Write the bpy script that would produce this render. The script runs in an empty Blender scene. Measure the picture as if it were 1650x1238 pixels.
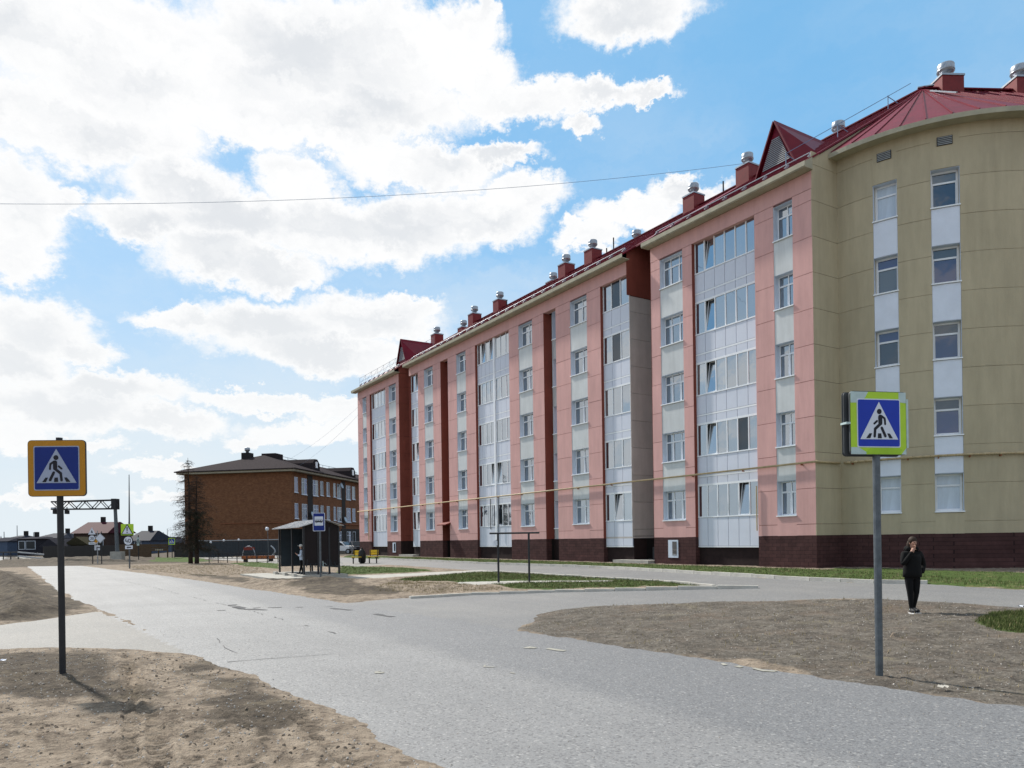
import bpy, bmesh, math, random
import numpy as np
from mathutils import Vector, Matrix
random.seed(7); rng = np.random.default_rng(7)
R = math.radians
SC = bpy.context.scene
COL = SC.collection

# ------------------------------------------------------------------ camera
F, CX, CY, HC, RHO = 1200.0, 825.0, 869.0, 1.78, R(.83)
cam = bpy.data.objects.new('camera', bpy.data.cameras.new('camera')); COL.objects.link(cam)
cam.data.sensor_width = 36; cam.data.lens = 36 * F / 1650
cam.data.shift_y = (CY - 619) / 1650
cam.data.clip_start = .1; cam.data.clip_end = 9000
cam.matrix_world = Matrix.Translation((0, 0, HC)) @ Matrix.Rotation(R(90), 4, 'X') @ Matrix.Rotation(-RHO, 4, 'Z')
SC.camera = cam

# ------------------------------------------------------------------ sky, sun, exposure
SUN_AZ, SUN_EL = R(-42), R(45)          # azimuth from +Y, negative = left
SDIR = Vector((math.sin(SUN_AZ) * math.cos(SUN_EL), math.cos(SUN_AZ) * math.cos(SUN_EL), math.sin(SUN_EL)))
sun = bpy.data.objects.new('sun', bpy.data.lights.new('sun', 'SUN')); COL.objects.link(sun)
sun.data.energy = 4.6; sun.data.angle = R(2); sun.data.color = (1, .95, .87)
sun.rotation_euler = (-SDIR).to_track_quat('-Z', 'Y').to_euler()
sun.location = (-40, 30, 60)
SC.view_settings.view_transform = 'Standard'; SC.view_settings.look = 'None'
SC.view_settings.exposure = .40; SC.view_settings.gamma = 1; SC.view_settings.use_curve_mapping = False
CLOUD = .77                              # radiance of bright cloud
SKY_STRENGTH = .1

world = bpy.data.worlds.new('World'); SC.world = world; world.use_nodes = True

def build_world():
    nt = world.node_tree; N = nt.nodes; L = nt.links; N.clear()
    def math_(op, a, b=None, c=None, clamp=False):
        m = N.new('ShaderNodeMath'); m.operation = op; m.use_clamp = clamp
        for i, v in enumerate((a, b, c)):
            if v is None: continue
            if isinstance(v, (int, float)): m.inputs[i].default_value = v
            else: L.new(v, m.inputs[i])
        return m.outputs[0]
    def vec(op, a, b=None):
        m = N.new('ShaderNodeVectorMath'); m.operation = op
        for i, v in enumerate((a, b)):
            if v is None: continue
            if isinstance(v, (tuple, list)): m.inputs[i].default_value = v
            else: L.new(v, m.inputs[i])
        return m.outputs['Value'] if op in ('LENGTH', 'DOT_PRODUCT') else m.outputs[0]
    def noise(v, scale, detail=6, rough=.55):
        n = N.new('ShaderNodeTexNoise'); n.inputs['Scale'].default_value = scale
        n.inputs['Detail'].default_value = detail; n.inputs['Roughness'].default_value = rough
        L.new(v, n.inputs['Vector']); return n
    def ramp(v, a, b):
        m = N.new('ShaderNodeMapRange'); m.interpolation_type = 'SMOOTHSTEP'
        m.inputs[1].default_value = a; m.inputs[2].default_value = b
        L.new(v, m.inputs[0]); return m.outputs[0]
    def mixc(f, a, b):
        m = N.new('ShaderNodeMix'); m.data_type = 'RGBA'
        if isinstance(f, (int, float)): m.inputs[0].default_value = f
        else: L.new(f, m.inputs[0])
        for i, v in ((6, a), (7, b)):
            if isinstance(v, tuple): m.inputs[i].default_value = (*v, 1)
            else: L.new(v, m.inputs[i])
        return m.outputs[2]
    sky = N.new('ShaderNodeTexSky'); sky.sky_type = 'NISHITA'; sky.sun_disc = False
    sky.sun_elevation = SUN_EL; sky.sun_rotation = SUN_AZ
    sky.air_density = 1.0; sky.dust_density = .6; sky.ozone_density = 2.2
    tc = N.new('ShaderNodeTexCoord'); D = tc.outputs['Generated']
    sep = N.new('ShaderNodeSeparateXYZ'); L.new(D, sep.inputs[0])
    az = math_('ARCTAN2', sep.outputs[0], sep.outputs[1])
    el = math_('ARCSINE', sep.outputs[2])
    comb = N.new('ShaderNodeCombineXYZ'); L.new(math_('MULTIPLY', az, 180 / math.pi), comb.inputs[0])
    L.new(math_('MULTIPLY', el, 180 / math.pi), comb.inputs[1])
    P = comb.outputs[0]                                   # azimuth, elevation in degrees
    w1 = noise(vec('MULTIPLY', P, (.16, .24, 1)), 1.0, 6, .6)
    warp = vec('MULTIPLY', vec('SUBTRACT', w1.outputs['Color'], (.5, .5, .5)), (5.0, 3.6, 0))
    w2 = noise(vec('MULTIPLY', P, (.75, .95, 1)), 1.0, 9, .68)
    warp2 = vec('MULTIPLY', vec('SUBTRACT', w2.outputs['Color'], (.5, .5, .5)), (3.4, 3.0, 0))
    Q = vec('ADD', vec('ADD', P, warp), warp2)
    # cumulus heaps: photo-plane centre and radii, turned into angles
    heaps = [(250, 90, 330, 110), (100, 40, 200, 70), (520, 90, 200, 100), (640, 80, 120, 75), (90, 190, 170, 55), (230, 215, 110, 42), (390, 190, 130, 48), (520, 195, 130, 45), (640, 175, 130, 50), (745, 60, 60, 60),
             (770, 115, 75, 40), (860, 165, 110, 34), (960, 158, 80, 24), (1045, 158, 45, 16), (1030, 15, 105, 52), (40, 320, 75, 75), (30, 400, 60, 36), (105, 310, 40, 30),
             (300, 300, 95, 45), (240, 350, 80, 36), (380, 345, 130, 52), (490, 290, 60, 45), (360, 410, 90, 38), (450, 430, 80, 32), (530, 365, 110, 50), (650, 370, 120, 48), (760, 350, 110, 42), (850, 320, 70, 34), (690, 270, 120, 38), (620, 250, 60, 28),
             (820, 250, 60, 18), (600, 510, 110, 36), (430, 520, 130, 38), (300, 500, 60, 20), (520, 560, 150, 30), (50, 510, 110, 48), (20, 560, 90, 40), (140, 550, 60, 24), (110, 640, 160, 40), (270, 670, 90, 24), (40, 690, 60, 20), (520, 690, 110, 20),
             (660, 490, 50, 20), (1030, 350, 70, 26), (1110, 310, 60, 22), (960, 385, 50, 20), (120, 705, 70, 13), (945, 205, 26, 18), (780, 20, 24, 30), (470, 640, 170, 14), (250, 745, 60, 12), (60, 790, 80, 10), (430, 705, 60, 10), (180, 610, 120, 24), (560, 660, 60, 12), (330, 790, 90, 9)]
    def ang(px, py):
        a, b = (px - CX) / F, (CY - py) / F
        return math.degrees(math.atan(a)), math.degrees(math.atan(b / math.hypot(1, a)))
    field = None
    for (x, y, rx, ry) in heaps:
        a, e = ang(x, y); a2, _ = ang(x + rx, y); _, e2 = ang(x, y - ry)
        v = vec('LENGTH', vec('MULTIPLY', vec('SUBTRACT', Q, (a, e, 0)), (1 / max(.5, abs(a2 - a)), 1 / max(.5, abs(e2 - e)), 0)))
        if field is None: field = v
        else:
            m = N.new('ShaderNodeMath'); m.operation = 'SMOOTH_MIN'; m.inputs[2].default_value = .10
            L.new(field, m.inputs[0]); L.new(v, m.inputs[1]); field = m.outputs[0]
    # the same kind of broken cumulus goes on round the rest of the sky
    gen = noise(vec('MULTIPLY', vec('ADD', D, vec('MULTIPLY', warp2, (.01, .01, .01))), (1, 1, 2.0)), 3.1, 9, .6)
    g = math_('MULTIPLY_ADD', gen.outputs['Fac'], -6.5, 4.35)
    inside = math_('MULTIPLY', math_('MULTIPLY', ramp(az, R(-42), R(-36)), math_('SUBTRACT', 1, ramp(az, R(35), R(41)))),
                   math_('SUBTRACT', 1, ramp(el, R(36), R(41))))
    g = math_('ADD', g, math_('MULTIPLY', inside, 3))
    m = N.new('ShaderNodeMath'); m.operation = 'MINIMUM'; L.new(field, m.inputs[0]); L.new(g, m.inputs[1]); field = m.outputs[0]
    dens = math_('SUBTRACT', 1, ramp(field, .86, 1.42))
    # thin veil
    veil = noise(vec('MULTIPLY', Q, (.035, .10, 1)), 1.0, 5, .6)
    veil = math_('MULTIPLY', ramp(veil.outputs['Fac'], .36, .70), math_('SUBTRACT', .62, math_('MULTIPLY', ramp(el, R(8), R(36)), .5)), clamp=True)
    low = math_('SUBTRACT', 1, ramp(el, R(1), R(26)))
    # blue of the clear sky: Nishita, lifted towards the cyan-blue of a clear northern spring day
    s = N.new('ShaderNodeVectorMath'); s.operation = 'SCALE'; L.new(sky.outputs[0], s.inputs[0]); s.inputs[3].default_value = SKY_STRENGTH
    blue = mixc(.72, s.outputs[0], (.17, .44, .72))
    blue = mixc(math_('MULTIPLY', low, .92), blue, (.59, .65, .69))
    blue = mixc(veil, blue, (.62, .67, .70))
    # grey, thicker bellies
    gn = noise(vec('MULTIPLY', Q, (.075, .17, 1)), 1.0, 6, .55)
    thick = math_('SUBTRACT', 1, ramp(field, .30, 1.0))
    grey = math_('MULTIPLY', ramp(gn.outputs['Fac'], .38, .62), thick)
    fine = ramp(noise(vec('MULTIPLY', P, (.5, .8, 1)), 1.0, 7, .65).outputs['Fac'], .3, .7)
    c = (CLOUD * 1.0, CLOUD * 1.0, CLOUD * 1.0)
    cl = mixc(math_('MULTIPLY', fine, .22), c, (CLOUD * .90, CLOUD * .92, CLOUD * .945))
    cl = mixc(math_('MULTIPLY', grey, .68), cl, (CLOUD * .66, CLOUD * .70, CLOUD * .75))
    cl = mixc(math_('MULTIPLY', low, .5), cl, (CLOUD * .93, CLOUD * .95, CLOUD * .955))
    col = mixc(dens, blue, cl)
    bg = N.new('ShaderNodeBackground'); L.new(col, bg.inputs[0]); bg.inputs[1].default_value = 1
    out = N.new('ShaderNodeOutputWorld'); L.new(bg.outputs[0], out.inputs[0])
    world.cycles.sampling_method = 'MANUAL'; world.cycles.sample_map_resolution = 512
build_world()

# ------------------------------------------------------------------ measuring: photo pixel -> place on the ground
_c, _s = math.cos(RHO), math.sin(RHO)
def ray(px, py):
    a = px - CX; b = CY - py
    return (a * _c + b * _s) / F, (-a * _s + b * _c) / F
def at(px, py, h=0.):
    A, B = ray(px, py); Z = (h - HC) / B
    return A * Z, Z
def at_depth(px, py, Z):
    A, B = ray(px, py); return A * Z, Z, B * Z + HC
_k = 1 / math.hypot(.625, 1)
DV = Vector((-.625 * _k, _k)); NV = Vector((_k, .625 * _k)); C0 = Vector((12.59, 30.8))   # along the facade, into the building, near corner
def hgt(x, y):
    off = NV.x * (x - C0.x) + NV.y * (y - C0.y)
    t = np.clip((off + 17) / 12, 0, 1)
    return .37 * t * t * (3 - 2 * t)
def G(px, py):
    h = 0.
    for _ in range(14):
        x, y = at(px, py, h); h = .5 * h + .5 * float(hgt(x, y))
    return x, y
def BF(off, u): return C0.x + DV.x * u + NV.x * off, C0.y + DV.y * u + NV.y * off

# ------------------------------------------------------------------ mesh and object helpers
class MB:
    def __init__(s): s.v = []; s.f = []; s.m = []
    def add(s, vs, fs, mi=0):
        o = len(s.v); s.v += [tuple(p) for p in vs]
        for f in fs: s.f.append(tuple(i + o for i in f)); s.m.append(mi)
        return s
    def box(s, x0, x1, y0, y1, z0, z1, mi=0):
        return s.add([(x0,y0,z0),(x1,y0,z0),(x1,y1,z0),(x0,y1,z0),(x0,y0,z1),(x1,y0,z1),(x1,y1,z1),(x0,y1,z1)],
                     [(0,3,2,1),(4,5,6,7),(0,1,5,4),(1,2,6,5),(2,3,7,6),(3,0,4,7)], mi)
    def hexa(s, b, t, mi=0):
        return s.add(list(b) + list(t), [(3,2,1,0),(4,5,6,7),(0,1,5,4),(1,2,6,5),(2,3,7,6),(3,0,4,7)], mi)
    def tube(s, p, q, r, r2=None, n=8, mi=0):
        p, q = Vector(p), Vector(q); r2 = r if r2 is None else r2
        dr = (q - p).normalized(); a = dr.orthogonal().normalized(); b = dr.cross(a)
        vs = [p + (a*math.cos(2*math.pi*i/n) + b*math.sin(2*math.pi*i/n))*r for i in range(n)] + \
             [q + (a*math.cos(2*math.pi*i/n) + b*math.sin(2*math.pi*i/n))*r2 for i in range(n)]
        return s.add(vs, [(i, (i+1)%n, n+(i+1)%n, n+i) for i in range(n)] + [tuple(range(n))[::-1], tuple(range(n, 2*n))], mi)
    def bar(s, p, q, w, h, mi=0):
        p, q = Vector(p), Vector(q); dr = (q-p).normalized()
        up = Vector((0,0,1)) if abs(dr.z) < .95 else Vector((0,1,0))
        a = dr.cross(up).normalized()*w/2; b = a.cross(dr).normalized()*h/2
        return s.hexa([p-a-b, p+a-b, p+a+b, p-a+b], [q-a-b, q+a-b, q+a+b, q-a+b], mi)
    def prism(s, poly, axis, lo, hi, mi=0):
        n = len(poly)
        def put(p, w): return {'x': (w, p[0], p[1]), 'y': (p[0], w, p[1]), 'z': (p[0], p[1], w)}[axis]
        s.add([put(p, lo) for p in poly] + [put(p, hi) for p in poly],
              [tuple(range(n)), tuple(range(n, 2*n))[::-1]] + [(i, n+i, n+(i+1)%n, (i+1)%n) for i in range(n)], mi)
        return s
    def lathe(s, prof, n=16, c=(0,0,0), mi=0):
        vs = []; fs = []
        for (r, z) in prof:
            vs += [(c[0]+r*math.cos(2*math.pi*i/n), c[1]+r*math.sin(2*math.pi*i/n), c[2]+z) for i in range(n)]
        for k in range(len(prof)-1):
            fs += [(k*n+i, k*n+(i+1)%n, (k+1)*n+(i+1)%n, (k+1)*n+i) for i in range(n)]
        fs += [tuple(range(n))[::-1], tuple(range((len(prof)-1)*n, len(prof)*n))]
        return s.add(vs, fs, mi)
    def ball(s, c, r, n=10, sc=(1,1,1), mi=0):
        vs = [(c[0], c[1], c[2]-r*sc[2])]; fs = []; k = n//2
        for j in range(1, k):
            a = -math.pi/2 + math.pi*j/k
            vs += [(c[0]+r*sc[0]*math.cos(a)*math.cos(2*math.pi*i/n), c[1]+r*sc[1]*math.cos(a)*math.sin(2*math.pi*i/n), c[2]+r*sc[2]*math.sin(a)) for i in range(n)]
        vs.append((c[0], c[1], c[2]+r*sc[2])); T = len(vs)-1
        fs += [(0, 1+(i+1)%n, 1+i) for i in range(n)]
        for j in range(k-2): fs += [(1+j*n+i, 1+j*n+(i+1)%n, 1+(j+1)*n+(i+1)%n, 1+(j+1)*n+i) for i in range(n)]
        fs += [(T, 1+(k-2)*n+i, 1+(k-2)*n+(i+1)%n) for i in range(n)]
        return s.add(vs, fs, mi)
    def mesh(s, name, mats, smooth=False, fix=True):
        me = bpy.data.meshes.new(name); me.from_pydata(s.v, [], s.f)
        for m in (mats if isinstance(mats, (list, tuple)) else [mats]): me.materials.append(m)
        if any(s.m): me.polygons.foreach_set('material_index', s.m)
        if fix:
            bm = bmesh.new(); bm.from_mesh(me); bmesh.ops.recalc_face_normals(bm, faces=bm.faces); bm.to_mesh(me); bm.free()
        if smooth: me.polygons.foreach_set('use_smooth', [True]*len(me.polygons))
        me.update(); return me
def link(name, data, parent=None, loc=(0,0,0), rot=(0,0,0), sc=None):
    o = bpy.data.objects.new(name, data); COL.objects.link(o)
    o.parent = parent; o.location = loc; o.rotation_euler = rot
    if sc: o.scale = sc
    return o
def obj(name, mb, mats, parent=None, loc=(0,0,0), rot=(0,0,0), smooth=False):
    return link(name, mb.mesh(name, mats, smooth), parent, loc, rot)
def tag(o, label=None, cat=None, group=None, kind=None):
    if label: o['label'] = label
    if cat: o['category'] = cat
    if group: o['group'] = group
    if kind: o['kind'] = kind
    return o
def thing(name, label, cat, loc=(0,0,0), rz=0, group=None):
    return tag(link(name, None, None, loc, (0,0,rz)), label, cat, group)
def gz(x, y): return float(hgt(x, y))

# ------------------------------------------------------------------ materials
def mat(name, col, rough=.8, metal=0., var=.12, scale=3., bump=0., bscale=60., spec=.22, coord='Object', streak=0., orand=0., stain=0.):
    m = bpy.data.materials.new(name); m.use_nodes = True; nt = m.node_tree; N, L = nt.nodes, nt.links
    b = N['Principled BSDF']; b.inputs['Roughness'].default_value = rough; b.inputs['Metallic'].default_value = metal
    b.inputs['Specular IOR Level'].default_value = spec
    tc = N.new('ShaderNodeTexCoord')
    n = N.new('ShaderNodeTexNoise'); n.inputs['Scale'].default_value = scale; n.inputs['Detail'].default_value = 7; n.inputs['Roughness'].default_value = .65
    src = tc.outputs[coord]
    if streak:
        mp = N.new('ShaderNodeMapping'); mp.inputs['Scale'].default_value = (1, 1, streak); L.new(src, mp.inputs[0]); L.new(mp.outputs[0], n.inputs['Vector'])
    else: L.new(src, n.inputs['Vector'])
    r = N.new('ShaderNodeMix'); r.data_type = 'RGBA'
    r.inputs[6].default_value = (*[c*(1-var) for c in col], 1); r.inputs[7].default_value = (*[min(1, c*(1+var)) for c in col], 1)
    mr = N.new('ShaderNodeMapRange'); mr.inputs[1].default_value = .3; mr.inputs[2].default_value = .7
    L.new(n.outputs['Fac'], mr.inputs[0]); L.new(mr.outputs[0], r.inputs[0]); outc = r.outputs[2]
    if orand or stain:
        oi = N.new('ShaderNodeObjectInfo'); q = N.new('ShaderNodeMapRange'); q.inputs[3].default_value = 1-orand; q.inputs[4].default_value = 1+orand; L.new(oi.outputs['Random'], q.inputs[0])
        mp2 = N.new('ShaderNodeMapping'); mp2.inputs['Scale'].default_value = (1.3, 1.3, .16); L.new(src, mp2.inputs[0])
        ns = N.new('ShaderNodeTexNoise'); ns.inputs['Scale'].default_value = 2.2; ns.inputs['Detail'].default_value = 8; ns.inputs['Roughness'].default_value = .7; L.new(mp2.outputs[0], ns.inputs['Vector'])
        q2 = N.new('ShaderNodeMapRange'); q2.inputs[1].default_value = .35; q2.inputs[2].default_value = .68; q2.inputs[3].default_value = 1+stain*.4; q2.inputs[4].default_value = 1-stain; L.new(ns.outputs['Fac'], q2.inputs[0])
        mu = N.new('ShaderNodeMath'); mu.operation = 'MULTIPLY'; L.new(q.outputs[0], mu.inputs[0]); L.new(q2.outputs[0], mu.inputs[1])
        vm = N.new('ShaderNodeVectorMath'); vm.operation = 'SCALE'; L.new(outc, vm.inputs[0]); L.new(mu.outputs[0], vm.inputs[3]); outc = vm.outputs[0]
    L.new(outc, b.inputs['Base Color'])
    if bump:
        n2 = N.new('ShaderNodeTexNoise'); n2.inputs['Scale'].default_value = bscale; n2.inputs['Detail'].default_value = 5
        L.new(src, n2.inputs['Vector'])
        bp = N.new('ShaderNodeBump'); bp.inputs['Strength'].default_value = bump; bp.inputs['Distance'].default_value = .02
        L.new(n2.outputs['Fac'], bp.inputs['Height']); L.new(bp.outputs[0], b.inputs['Normal'])
    return m
def glass_mat(name, dark=(.02,.03,.045), refl=.5):
    m = bpy.data.materials.new(name); m.use_nodes = True; nt = m.node_tree; N, L = nt.nodes, nt.links; N.clear()
    oi = N.new('ShaderNodeObjectInfo'); tc = N.new('ShaderNodeTexCoord')
    cr = N.new('ShaderNodeValToRGB'); e = cr.color_ramp.elements
    e[0].position = 0; e[0].color = (*dark, 1); e[1].position = .74; e[1].color = (.03,.04,.055,1)
    k = e.new(.84); k.color = (.10,.11,.12,1); k = e.new(1.); k.color = (.17,.18,.19,1); cr.color_ramp.interpolation = 'LINEAR'
    L.new(oi.outputs['Random'], cr.inputs[0])
    df = N.new('ShaderNodeBsdfDiffuse'); L.new(cr.outputs[0], df.inputs[0])
    gl = N.new('ShaderNodeBsdfGlossy'); gl.inputs['Roughness'].default_value = .015; gl.inputs['Color'].default_value = (.88,.94,1,1)
    n = N.new('ShaderNodeTexNoise'); n.inputs['Scale'].default_value = 1.6; n.inputs['Detail'].default_value = 2; L.new(tc.outputs['Object'], n.inputs['Vector'])
    bp = N.new('ShaderNodeBump'); bp.inputs['Strength'].default_value = .05; bp.inputs['Distance'].default_value = .05
    L.new(n.outputs['Fac'], bp.inputs['Height']); L.new(bp.outputs[0], gl.inputs['Normal'])
    fr = N.new('ShaderNodeFresnel'); fr.inputs[0].default_value = 1.5
    mr = N.new('ShaderNodeMapRange'); mr.inputs[1].default_value = .04; mr.inputs[2].default_value = .35; mr.inputs[3].default_value = refl; mr.inputs[4].default_value = min(.9, refl+.3)
    L.new(fr.outputs[0], mr.inputs[0])
    mx = N.new('ShaderNodeMixShader'); L.new(mr.outputs[0], mx.inputs[0]); L.new(df.outputs[0], mx.inputs[1]); L.new(gl.outputs[0], mx.inputs[2])
    o = N.new('ShaderNodeOutputMaterial'); L.new(mx.outputs[0], o.inputs[0]); return m
def brick_mat(name, c1, c2, mortar, w, h, var=.5, bump=.4, wear=None):
    m = bpy.data.materials.new(name); m.use_nodes = True; nt = m.node_tree; N, L = nt.nodes, nt.links
    b = N['Principled BSDF']; b.inputs['Roughness'].default_value = .85; b.inputs['Specular IOR Level'].default_value = .08
    tc = N.new('ShaderNodeTexCoord'); sp = N.new('ShaderNodeSeparateXYZ'); L.new(tc.outputs['Object'], sp.inputs[0])
    ad = N.new('ShaderNodeMath'); ad.operation = 'ADD'; L.new(sp.outputs[0], ad.inputs[0]); L.new(sp.outputs[1], ad.inputs[1])
    cb = N.new('ShaderNodeCombineXYZ'); L.new(ad.outputs[0], cb.inputs[0]); L.new(sp.outputs[2], cb.inputs[1])
    br = N.new('ShaderNodeTexBrick'); L.new(cb.outputs[0], br.inputs['Vector'])
    br.inputs['Color1'].default_value = (*c1, 1); br.inputs['Color2'].default_value = (*c2, 1); br.inputs['Mortar'].default_value = (*mortar, 1)
    br.inputs['Scale'].default_value = 1; br.inputs['Brick Width'].default_value = w; br.inputs['Row Height'].default_value = h
    br.inputs['Mortar Size'].default_value = .008; br.inputs['Bias'].default_value = -.1
    n = N.new('ShaderNodeTexNoise'); n.inputs['Scale'].default_value = 2.2; n.inputs['Detail'].default_value = 9; n.inputs['Roughness'].default_value = .7; L.new(tc.outputs['Object'], n.inputs['Vector'])
    mx = N.new('ShaderNodeMix'); mx.data_type = 'RGBA'; mx.blend_type = 'MULTIPLY'; mx.inputs[0].default_value = var
    mr = N.new('ShaderNodeMapRange'); mr.inputs[1].default_value = .25; mr.inputs[2].default_value = .7; mr.inputs[3].default_value = .4; mr.inputs[4].default_value = 1.25
    L.new(n.outputs['Fac'], mr.inputs[0]); L.new(br.outputs['Color'], mx.inputs[6]); L.new(mr.outputs[0], mx.inputs[7]); L.new(mx.outputs[2], b.inputs['Base Color'])
    bp = N.new('ShaderNodeBump'); bp.inputs['Strength'].default_value = bump; bp.inputs['Distance'].default_value = .02; bp.invert = True
    L.new(br.outputs['Fac'], bp.inputs['Height']); L.new(bp.outputs[0], b.inputs['Normal']); return m

M = dict(
    pink=mat('pink_stucco', (.61,.355,.335), .85, orand=.035, stain=.10, var=.07, scale=.9, bump=.25, bscale=45, streak=.5),
    terra=mat('terracotta_stucco', (.21,.058,.042), .85, orand=.035, stain=.10, var=.12, scale=.8, bump=.25, bscale=45),
    olive=mat('olive_stucco', (.43,.372,.262), .9, orand=.035, stain=.10, var=.08, scale=.8, bump=.3, bscale=40, streak=.5),
    greywall=mat('warm_grey_stucco', (.47,.435,.42), .9, orand=.035, stain=.10, var=.08, scale=1.2, bump=.3, bscale=45),
    spandrel=mat('pale_grey_stucco', (.58,.60,.61), .85, orand=.035, stain=.10, var=.05, scale=1.5, bump=.2, bscale=45),
    spandrel_white=mat('white_stucco', (.66,.71,.82), .85, var=.05, scale=1.5, bump=.2, bscale=45),
    pvc=mat('white_plastic', (.80,.82,.86), .35, var=.03),
    reveal=mat('white_reveal_paint', (.56,.62,.72), .7, var=.06),
    panelw=mat('white_sandwich_panel', (.62,.65,.74), .4, var=.04, scale=2),
    plinth=brick_mat('maroon_plinth_tiles', (.080,.040,.039), (.058,.030,.030), (.034,.019,.020), .40, .16, .6),
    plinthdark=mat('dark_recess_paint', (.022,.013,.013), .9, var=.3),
    core=mat('dark_wall_core', (.014,.012,.012), .95),
    roof=mat('red_sheet_metal', (.135,.006,.019), .48, metal=0., var=.2, scale=1.4, spec=.14),
    chimney=mat('red_chimney_metal', (.17,.018,.02), .5, var=.15),
    galv=mat('galvanised_metal', (.30,.325,.36), .38, metal=.75, var=.15, scale=8),
    fascia=mat('cream_fascia', (.36,.335,.255), .7, var=.15, scale=2),
    pipe=mat('tan_pipe_paint', (.42,.33,.20), .5, var=.2, scale=4),
    rust=mat('rust_bracket', (.22,.08,.04), .8),
    glass=glass_mat('window_glass', refl=.36), glassb=glass_mat('balcony_glass', refl=.42),
    glasst=glass_mat('shaded_glass', (.028,.045,.20), .10),
    grille=mat('grey_louver', (.30,.32,.34), .5),
    steel=mat('dark_steel', (.025,.026,.03), .5, var=.25, scale=6),
    post=mat('weathered_post', (.10,.115,.13), .5, metal=.3, var=.3, scale=9),
    black=mat('black_rubber', (.012,.012,.014), .7), wire=mat('wire_sheath', (.16,.24,.36), .6),
    brick=brick_mat('brown_brick', (.225,.105,.055), (.15,.068,.038), (.15,.08,.05), .26, .08, .55),
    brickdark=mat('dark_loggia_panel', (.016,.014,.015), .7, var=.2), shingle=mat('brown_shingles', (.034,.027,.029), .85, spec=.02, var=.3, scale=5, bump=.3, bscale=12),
    cream=mat('cream_trim', (.36,.34,.27), .7), concrete=mat('concrete', (.34,.33,.30), .9, var=.2, scale=2.5, bump=.35, bscale=30),
    kerb=mat('kerb_concrete', (.46,.44,.40), .9, var=.2, scale=3, bump=.3), yellow=mat('sign_orange', (.41,.19,.014), .45, var=.08),
    blue=mat('sign_blue', (.008,.035,.36), .35, var=.08), white=mat('sign_white', (.58,.62,.70), .4, var=.05), ink=mat('sign_black', (.012,.013,.02), .5),
    lime=mat('sign_lime', (.38,.58,.04), .45, var=.08), limepale=mat('faded_sheeting', (.42,.52,.52), .5, var=.1, scale=12), limedeep=mat('sign_lime_fresh', (.30,.50,.03), .45),
    signback=mat('sign_back', (.06,.065,.07), .6), amber=mat('sign_amber', (.75,.36,.03), .5), red=mat('sign_red', (.6,.02,.02), .5),
    slate=mat('blue_grey_sheeting', (.030,.040,.050), .5, var=.15, scale=2), slab=mat('shelter_end_sheeting', (.011,.007,.008), .6, var=.15),
    rooflight=mat('shelter_roof_sheet', (.33,.33,.34), .42, metal=.2, var=.2, scale=2), fence=mat('dark_sheet_fence', (.022,.02,.02), .7, var=.25, scale=1.5),
    fenceblue=mat('slate_sheet_fence', (.028,.033,.04), .7, var=.2), timber=mat('weathered_timber', (.075,.05,.03), .85, var=.3, scale=6),
    burg=mat('burgundy_roof', (.05,.013,.02), .6, spec=.02, var=.15), bluehouse=mat('blue_grey_siding', (.075,.10,.15), .8, spec=.02, var=.15), darkhouse=mat('dark_siding', (.03,.03,.038), .85, spec=.02, var=.2),
    olivehouse=mat('olive_siding', (.04,.036,.022), .85, spec=.02, var=.2), blueroof=mat('slate_blue_roof', (.02,.024,.036), .6, spec=.02, var=.2), brownhouse=mat('brown_siding', (.05,.032,.027), .85, var=.2),
    bark=mat('larch_bark', (.035,.025,.02), .95, var=.4, scale=10, bump=.6, bscale=30), twig=mat('larch_twigs', (.045,.030,.022), .95, var=.3), needle=mat('spruce_needles', (.016,.020,.012), .95, var=.4),
    yellowp=mat('yellow_bench_paint', (.62,.42,.03), .5, var=.1), orange=mat('orange_paint', (.30,.09,.025), .5, var=.15), redp=mat('red_paint', (.16,.025,.018), .5),
    carwhite=mat('white_car_paint', (.75,.76,.78), .25, var=.03), cardark=mat('dark_car_paint', (.03,.032,.04), .25), carglass=mat('car_glass', (.02,.025,.03), .08),
    skin=mat('skin', (.38,.215,.16), .6, var=.05), cloth=mat('black_cloth', (.006,.006,.0065), .95, var=.3, scale=30), trouser=mat('dark_trousers', (.006,.006,.007), .95, var=.3),
    hair=mat('brown_hair', (.03,.018,.012), .7), shoe=mat('dark_shoes', (.02,.02,.022), .6), sole=mat('white_sole', (.6,.6,.6), .7), lightblue=mat('pale_blue_jacket', (.40,.47,.58), .85),
    capw=mat('pale_cap', (.62,.60,.56), .85), bag=mat('black_bag', (.012,.012,.013), .35), straw=mat('dry_straw', (.27,.22,.12), .95, var=.3), stone=mat('pebble_stone', (.34,.31,.28), .9, var=.4, scale=1.5, coord='Generated'),
    grassb=mat('grass_blade', (.085,.105,.03), .8, var=.35, scale=1.2), clod=mat('soil_clod', (.19,.15,.115), .95, var=.35, scale=4, bump=.5, bscale=30),
    paint=mat('worn_road_paint', (.30,.29,.25), .8, var=.3, scale=6), crack=mat('crack_filler', (.085,.085,.088), .9, var=.3, scale=3), tan=mat('sand_litter', (.36,.34,.30), .9),
    forest=mat('far_forest', (.018,.024,.02), .95, var=.4, scale=.6),
)
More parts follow.
